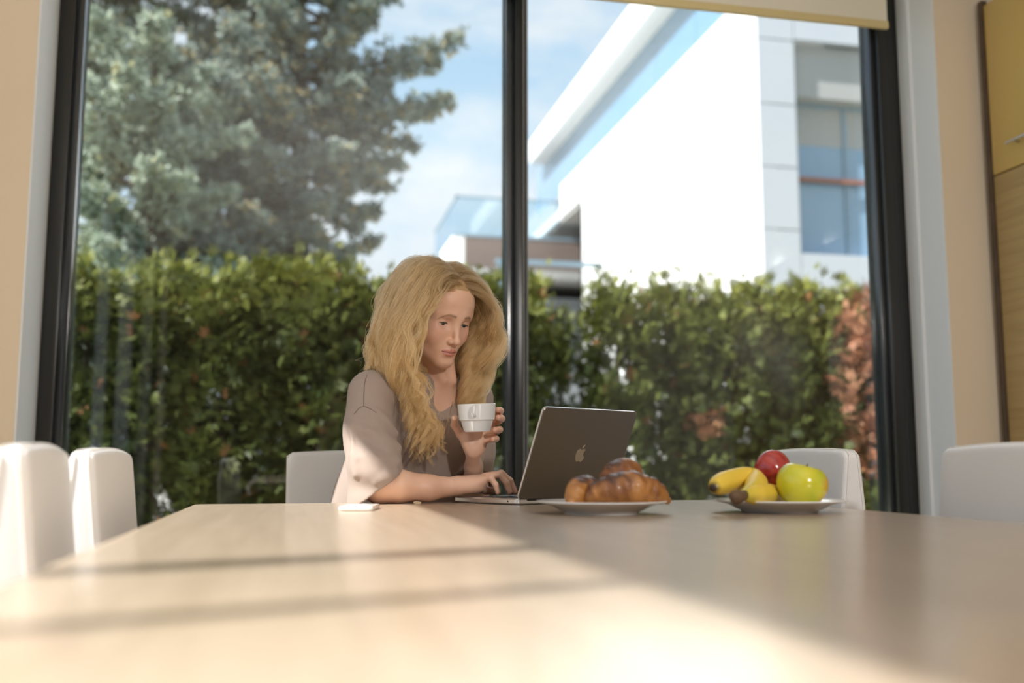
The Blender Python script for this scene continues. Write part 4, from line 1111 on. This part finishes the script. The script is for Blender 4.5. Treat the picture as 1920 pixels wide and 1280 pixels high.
def thuja_mesh(seed, h, r, n, brown=0.0):
    """dense column: rounded clumps of flat sprays on the shell, a thinner dark core, several blunt tips on top"""
    rng = np.random.RandomState(seed); P = []; D = []; Cc = []
    ncl = 150; per = n // ncl
    for k in range(ncl):
        if k < 9: t = rng.uniform(.90, 1.0); rad = rng.uniform(0, .55) * r
        else: t = rng.uniform(.0, .93) ** .9; rad = r * rng.uniform(.62, 1.05) * (1.0 if t < .80 else math.sqrt(max(.08, 1 - ((t - .80) / .24) ** 2)))
        a = rng.uniform(0, 2 * math.pi); c = np.array([rad * math.cos(a), rad * math.sin(a), h * t - .06]); out = np.array([math.cos(a), math.sin(a), .25 + 1.6 * max(0, t - .8) / .2])
        out /= np.linalg.norm(out); cr = rng.uniform(.06, .115)
        p = c + rng.normal(size=(per, 3)) * cr * A(.62, .62, .85); P.append(p); D.append(out + (p - c) / cr * .55)
        g = np.clip(rng.uniform(0, 1) * .6 + rng.uniform(0, .4, per), 0, 1); Cc.append(g)
    core = 420; a = rng.uniform(0, 6.283, core); q = r * .55 * np.sqrt(rng.uniform(0, 1, core)); z = h * .9 * rng.uniform(0, 1, core)
    P.append(np.stack([q * np.cos(a), q * np.sin(a), z], 1)); D.append(np.stack([np.cos(a), np.sin(a), .3 + 0 * a], 1)); Cc.append(rng.uniform(0, .4, core))  # core keeps to the darker greens: inner shade put into the colour
    P, D, g = np.concatenate(P), np.concatenate(D), np.concatenate(Cc); n = len(P)
    c = mix((.036, .056, .014), (.135, .155, .034), g)
    top = sstep(.70, 1.0, P[:, 2] / h) * rng.uniform(.3, 1, n); c = c * (1 - top[:, None] * .6) + np.array([[.33, .33, .055]]) * top[:, None] * .6  # sunlit tips put into the leaf colour, yellower towards the top
    br = rng.uniform(0, 1, n) < .02; c[br] = (.30, .14, .06)
    if brown:
        k = P[:, 2] / h > .35; cb = mix((.33, .13, .065), (.52, .27, .16), rng.uniform(0, 1, n)); c[k] = cb[k]
    else:
        cc = A(rng.uniform(-.2, .2), -r * .9, h * rng.uniform(.45, .85)); m_ = np.linalg.norm((P - cc) * A(1, .6, 1), axis=1) < .12 * (seed % 3 == 1); c[m_] = mix((.30, .13, .06), (.45, .24, .13), rng.uniform(0, 1, n))[m_]
    V, F, C = scatter(TPL_S, P, D, rng.uniform(.06, .11, n), rng, c)
    return np_mesh('thuja_foliage', V, F, M['thuja'], smooth=False, col=C)
HY = 6.9
TH = [thuja_mesh(11 + i, 2.2, .262 + .02 * (i % 3), 3600) for i in range(5)]
TH_BROWN = thuja_mesh(40, 2.2, .30, 3600, brown=1.0)
bm = bmesh.new(); sweep(bm, [(0, 0, 0), (.01, 0, 1.0), (0, .01, 1.9)], [.035, .026, .008], 8); STEM = obj('trunk', bm, M['bark'], None, smooth=True).data
bpy.data.objects.remove(bpy.data.objects['trunk'])
ord_ = ['first', 'second', 'third', 'fourth', 'fifth', 'sixth', 'seventh', 'eighth', 'ninth', 'tenth']
# px of each shrub, py of its top, mesh, depth shift
hedge = [(60, 505, 0, .1), (175, 494, 1, 0), (300, 496, 2, .05), (425, 508, 3, .0), (520, 500, 4, .1), (600, 497, 0, 0), (690, 512, 1, .1), (760, 518, 2, .05), (850, 522, 3, .1), (925, 525, 4, 0), (1000, 530, 0, .05),
         (1158, 524, 1, 0), (1250, 528, 3, .1), (1340, 538, 2, .0), (1420, 536, 4, .1), (1500, 540, 0, 0), (1558, 542, 3, .05), (1638, 548, 5, -.22), (1745, 560, 1, 0)]
for i, (px, py, k, dy_) in enumerate(hedge):
    p = at(px, py, HY + dy_)
    if k == 5: lab = 'dead brown hedge shrub beside the right window frame'
    elif px < 100: lab = 'green hedge shrub half hidden by the left window frame'
    elif px < 700: lab = ord_[i - 1] + ' green hedge shrub from the left window frame'
    elif px < 960: lab = {760: 'green hedge shrub rising just left of the woman\'s hair', 850: 'green hedge shrub mostly hidden behind the woman\'s head', 925: 'green hedge shrub touching the left side of the dark centre post', 690: 'green hedge shrub above the woman\'s shoulder'}.get(px, 'green hedge shrub above the woman\'s shoulder')
    elif px == 1000: lab = 'green hedge shrub between the dark centre post and the gap in the hedge'
    elif px > 1700: lab = 'green hedge shrub hidden behind the right window frame'
    else: lab = ord_[i - 11] + ' green hedge shrub to the right of the gap'
    t = thing('hedge_shrub', lab, 'shrub', (p.x, p.y, -.04), (i * 2.4) % 6.28, 'hedge shrubs in a row beyond the glass')
    me = TH_BROWN if k == 5 else TH[k]
    s = (p.z + .04) / 2.2
    o = link(bpy.data.objects.new('foliage', me), t); o['kind'] = 'stuff'; wx = .82 if px in (1000, 1158) else 1.0; o.scale = (wx, wx, s)
    o = link(bpy.data.objects.new('trunk', STEM), t); o.scale = (1, 1, s)

def conifer(name, label, base, height, branches, seed, nsz, pal, trunk_r, density=60):
    """branches: (start point, tip, thickness); tufts of needles along side twigs"""
    rng = np.random.RandomState(seed); t = thing(name, label, 'tree', base, 0)
    b0 = np.array(base); bm = bmesh.new()
    sweep(bm, [(0, 0, 0), (.05, .02, height * .35), (-.04, .05, height * .7), (0, 0, height)], [trunk_r, trunk_r * .75, trunk_r * .45, .03], 10); obj('trunk', bm, M['bark'], t, smooth=True)
    P = []; D = []; bmb = bmesh.new()
    for s, e, w in branches:
        s, e = np.array(s) - b0, np.array(e) - b0; l = np.linalg.norm(e - s)
        mid = (s + e) / 2 + A(0, 0, -.05 * l); C = catmull([s, mid, e], 7); sweep(bmb, [tuple(c) for c in C], list(np.linspace(w, .006, 7)), 5)
        d = (e - s) / l; side = np.cross(d, A(0, 0, 1)); side /= np.linalg.norm(side)
        for k in range(int(density * l)):
            u = rng.uniform(.12, 1.0) ** .7; p = np.array(catmull([s, mid, e], 20)[min(19, int(u * 19.99))])
            ll = rng.uniform(0, 1) * (.62 * (1 - u) + .16) * min(1.0, l / 2.0); sg = rng.choice([-1, 1])
            tw = d * .75 + side * sg * .8 + A(0, 0, rng.uniform(-.45, .65)); tw /= np.linalg.norm(tw)
            P.append(p + tw * ll + rng.normal(size=3) * .035); D.append(tw + A(0, 0, .3))
    obj('branches', bmb, M['bark'], t, smooth=True)
    P, D = np.array(P), np.array(D); n = len(P); g = rng.uniform(0, 1, n); c = mix(pal[0], pal[1], g); y = rng.uniform(0, 1, n) < pal[3]; c[y] = mix(pal[2], pal[1], rng.uniform(0, .4, n))[y]
    V, F, C = scatter(TPL_N, P, D, rng.uniform(.7, 1.25, n) * nsz, rng, c, .4)
    o = np_obj('needles', V, F, M['needle'], t, smooth=False, col=C); o['kind'] = 'stuff'
    return t
TY = 14.0
rng = np.random.RandomState(77); tb0 = at(545, 868, TY); base = (tb0.x, TY, -.04); br = []
def tr(z): return (base[0], base[1], z)
# limbs that reach out to the right, against the sky
for (px, py, dz, dy_) in ((850, 75, -.55, -.3), (815, 120, -.5, .5), (832, 188, -.2, -.6), (800, 215, -.1, .3), (770, 275, .15, .6), (745, 310, .2, -.4), (725, 350, .3, .2), (705, 400, .35, -.5), (668, 430, .45, .5), (645, 490, .5, -.2), (735, -10, -.6, 0.), (690, 20, -.5, -.8), (700, 40, -.5, .5), (640, 70, -.2, -1.2), (660, 150, 0, -1.4), (640, 280, .2, -1.5), (610, 380, .3, -1.2), (720, 200, .0, 1.0), (690, 260, .2, 1.4), (600, 455, .5, -.6), (575, 430, .4, -.9)):
    e = at(px, py, TY + dy_); br.append((tr(max(.8, e.z + dz)), tuple(e), .05))
for k in range(190):
    z = rng.uniform(2.2, 9.6); a = rng.uniform(math.radians(100), math.radians(262)) if k % 5 else rng.uniform(-1.2, 1.2)
    l = rng.uniform(1.5, 3.5) * (1 - .03 * z) if k % 5 else rng.uniform(.6, 1.3)
    br.append((tr(z - rng.uniform(-.2, .5)), (base[0] + l * math.cos(a), base[1] + l * math.sin(a) * .8, z), .05))
conifer('conifer_tree', 'tall blue-green conifer with yellowing needles, its limbs reaching right against the sky', base, 10.6, br, 3, .115, ((.19, .245, .22), (.42, .465, .40), (.52, .42, .22), .15), .20, density=105)
tb1 = at(255, 868, 11.5); base = (tb1.x, 11.5, -.04); br = []
for k in range(85):
    z = rng.uniform(1.5, 5.6); a = rng.uniform(0, 6.283); l = rng.uniform(.5, 1.15) * (1.15 - .12 * abs(z - 3.6))
    br.append((tr(z - rng.uniform(.1, .5)), (base[0] + l * math.cos(a), base[1] + l * math.sin(a), z), .03))
conifer('juniper_tree', 'pale grey-green bushy tree standing behind the left end of the hedge', base, 5.7, br, 9, .11, ((.30, .36, .29), (.60, .66, .54), (.55, .52, .30), .1), .12, density=120)
tb2 = at(70, 868, 13.0); base = (tb2.x, 13.0, -.04); br = []
for k in range(60):
    z = rng.uniform(1.2, 7.5); a = rng.uniform(0, 6.283); l = rng.uniform(.6, 1.5)
    br.append((tr(z - rng.uniform(.1, .5)), (base[0] + l * math.cos(a), base[1] + l * math.sin(a), z), .03))
conifer('spruce_tree', 'dark green tree behind the left window frame', base, 7.8, br, 15, .14, ((.06, .095, .06), (.17, .21, .14), (.28, .23, .08), .06), .12, density=85)

# ------------------------------------------------------------------ white house across the garden
M['render_white'] = mat('white_render', (.86, .86, .85), .8, bump=.02)
M['panel'] = mat('pale_facade_panel', (.52, .54, .58), .6)
M['soffit'] = mat('soffit_grey', (.40, .395, .385), .8)
M['house_glass'] = mat('blue_house_glass', (.20, .33, .46), .05, spec=.9, coat=.6)  # blue base colour stands in for the reflected sky
M['rail_glass'] = glass_mat('railing_glass', (.80, .90, .95), 1.5, .04)
M['rail'] = mat('blue_grey_rail', (.22, .32, .40), .4)
M['wood_clad'] = mat('dark_timber', (.20, .15, .13), .7, var=.3, vscale=5, stretch=(1, 1, 12))
M['grey_wall'] = mat('grey_render', (.27, .285, .30), .8)
M['red_rail'] = mat('red_brown_timber', (.30, .12, .08), .6)
HX, HYF = 8.05, 16.0
hs = thing('house', 'white modern two-storey house with roof terrace beyond the hedge', 'building', (HX, HYF, 0))
def hb(name, b, m, parent=hs, bev=0.0):
    return box_obj(name, (b[0] - HX, b[1] - HX, b[2] - HYF, b[3] - HYF, b[4], b[5]), m, parent, bev=bev)
hb('side_wall', (HX, HX + .3, HYF + .02, 27.5, -.2, 8.55), M['render_white'])
hb('parapet', (HX, HX + .3, HYF + .02, 29.7, 8.55, 9.57), M['render_white'])
hb('parapet', (HX, HX + .12, 29.7, 40, 8.5, 8.8), M['render_white'])
hb('terrace_slab', (HX + .06, HX + 7, HYF + .3, 41, 8.40, 8.56), M['soffit'])
hb('recessed_wall', (HX + 1.6, HX + 1.9, 27.5, 41, -.2, 8.4), M['grey_wall'])
hb('return_wall', (HX, HX + 1.8, 27.3, 27.5, -.2, 8.4), M['grey_wall'])
for k in range(7):
    y0 = HYF + .8 + k * 2.42
    hb('clerestory_pane', (HX + .20, HX + .23, y0, y0 + 2.40, 9.5, 11.12), M['house_glass'])
hb('roof_slab', (HX - .32, HX + 7.5, HYF - .2, 32.6, 11.12, 11.92), M['render_white'], bev=.02)
hb('top_floor_wall', (HX + .8, HX + 7, HYF + .8, 32.0, 8.56, 11.12), M['soffit'])
# front facade facing us: separate panels with open joints
zj = [-.2, 1.35, 2.55, 3.77, 4.98, 6.13, 7.30, 8.53, 9.57]
for a, b in zip(zj, zj[1:]):
    hb('facade_panel', (HX + .002, HX + .72, HYF - .02, HYF + .10, a + .012, b - .012), M['panel'])
for a, b in ((-.2, 2.2), (2.2, 4.56), (8.56, 9.57)):
    for x0, x1 in ((HX + .735, HX + 2.2), (HX + 2.215, HX + 3.9), (HX + 3.915, HX + 5.6)):
        hb('facade_panel', (x0, x1, HYF - .02, HYF + .10, a + .012, b - .012), M['panel'])
hb('core_wall', (HX + .3, HX + 7, HYF + .60, HYF + .78, -.2, 9.5), M['soffit'])
hb('recess_side', (HX + .70, HX + .80, HYF + .10, HYF + .60, 4.5, 8.6), M['soffit'])
hb('lintel', (HX + .735, HX + 5.6, HYF + .18, HYF + .6, 7.56, 8.56), M['soffit'])
hb('recess_sill', (HX + .70, HX + 5.6, HYF + .0, HYF + .60, 4.48, 4.57), M['panel'])
wn_ = hb('window', (HX + .735, HX + 5.6, HYF + .50, HYF + .58, 7.49, 7.57), M['rail'])
for x0 in (.735, 1.95, 3.3): hb('mullion', (HX + x0, HX + x0 + .07, HYF + .48, HYF + .56, 4.57, 7.5), M['rail'], wn_)
for x0, x1 in ((.805, 1.95), (2.02, 3.3), (3.37, 5.6)):
    hb('pane', (HX + x0, HX + x1, HYF + .51, HYF + .54, 4.57, 6.05), M['house_glass'], wn_); hb('pane', (HX + x0, HX + x1, HYF + .51, HYF + .54, 6.08, 6.75), M['house_glass'], wn_)
    ub = hb('blind', (HX + x0, HX + x1, HYF + .505, HYF + .535, 6.75, 7.5), M['soffit'], wn_); ub['label'] = 'pale blind in the upper part of the window'
hb('timber_rail', (HX + .735, HX + 5.6, HYF + .36, HYF + .42, 6.02, 6.10), M['red_rail'])
# lower wing at the left with a roof terrace behind glass
WX, WY = 4.67, 30.0
hb('wing_wall', (WX + .35, HX + 1.5, WY, WY + 8, 6.9, 7.9), M['wood_clad'])
hb('wing_side', (WX + .02, WX + .35, WY + .0, WY + 8, 4.0, 7.9), M['render_white'])
hb('wing_lower', (WX + .3, HX + 1.5, WY - .0, WY + 8, -.2, 6.0), M['grey_wall'])
hb('wing_canopy', (WX + .3, HX + 1.5, WY - .8, WY + 8, 6.45, 6.72), M['soffit'])
for k in range(3):
    x0 = WX + .12 + k * 1.6
    hb('railing_pane', (x0, x0 + 1.57, WY + .05, WY + .07, 7.9, 9.1), M['rail_glass'])
for k in range(3):
    hb('railing_pane', (WX + .10, WX + .12, WY + .1 + k * 1.6, WY + 1.65 + k * 1.6, 7.9, 9.1), M['rail_glass'])
hb('handrail', (WX + .08, WX + 5, WY + .03, WY + .09, 9.08, 9.16), M['rail']); hb('handrail', (WX + .08, WX + .14, WY + .03, WY + 5, 9.08, 9.16), M['rail'])
hb('cap_rail', (WX + .0, HX + 1.5, WY - .02, WY + .1, 7.86, 7.94), M['rail'])
hb('rear_wall', (HX - .1, HX + 7, 40, 40.3, -.2, 8.5), M['grey_wall'])
pw = thing('pergola_beam', 'thin grey beam on posts standing in front of the white house wall', 'beam', (5.0, 19.0, 0))
q0, q1 = at(985, 488, 19.0), at(1130, 497, 19.0)
box_obj('beam', (q0.x - 5.6, q1.x - 5.0, -.06, .06, q1.z - .05, q1.z + .03), M['rail'], pw)
for x in (q0.x - 5.5, q0.x - 5.2): box_obj('post', (x - .05, x + .05, -.05, .05, -.2, q1.z - .05), M['rail'], pw)
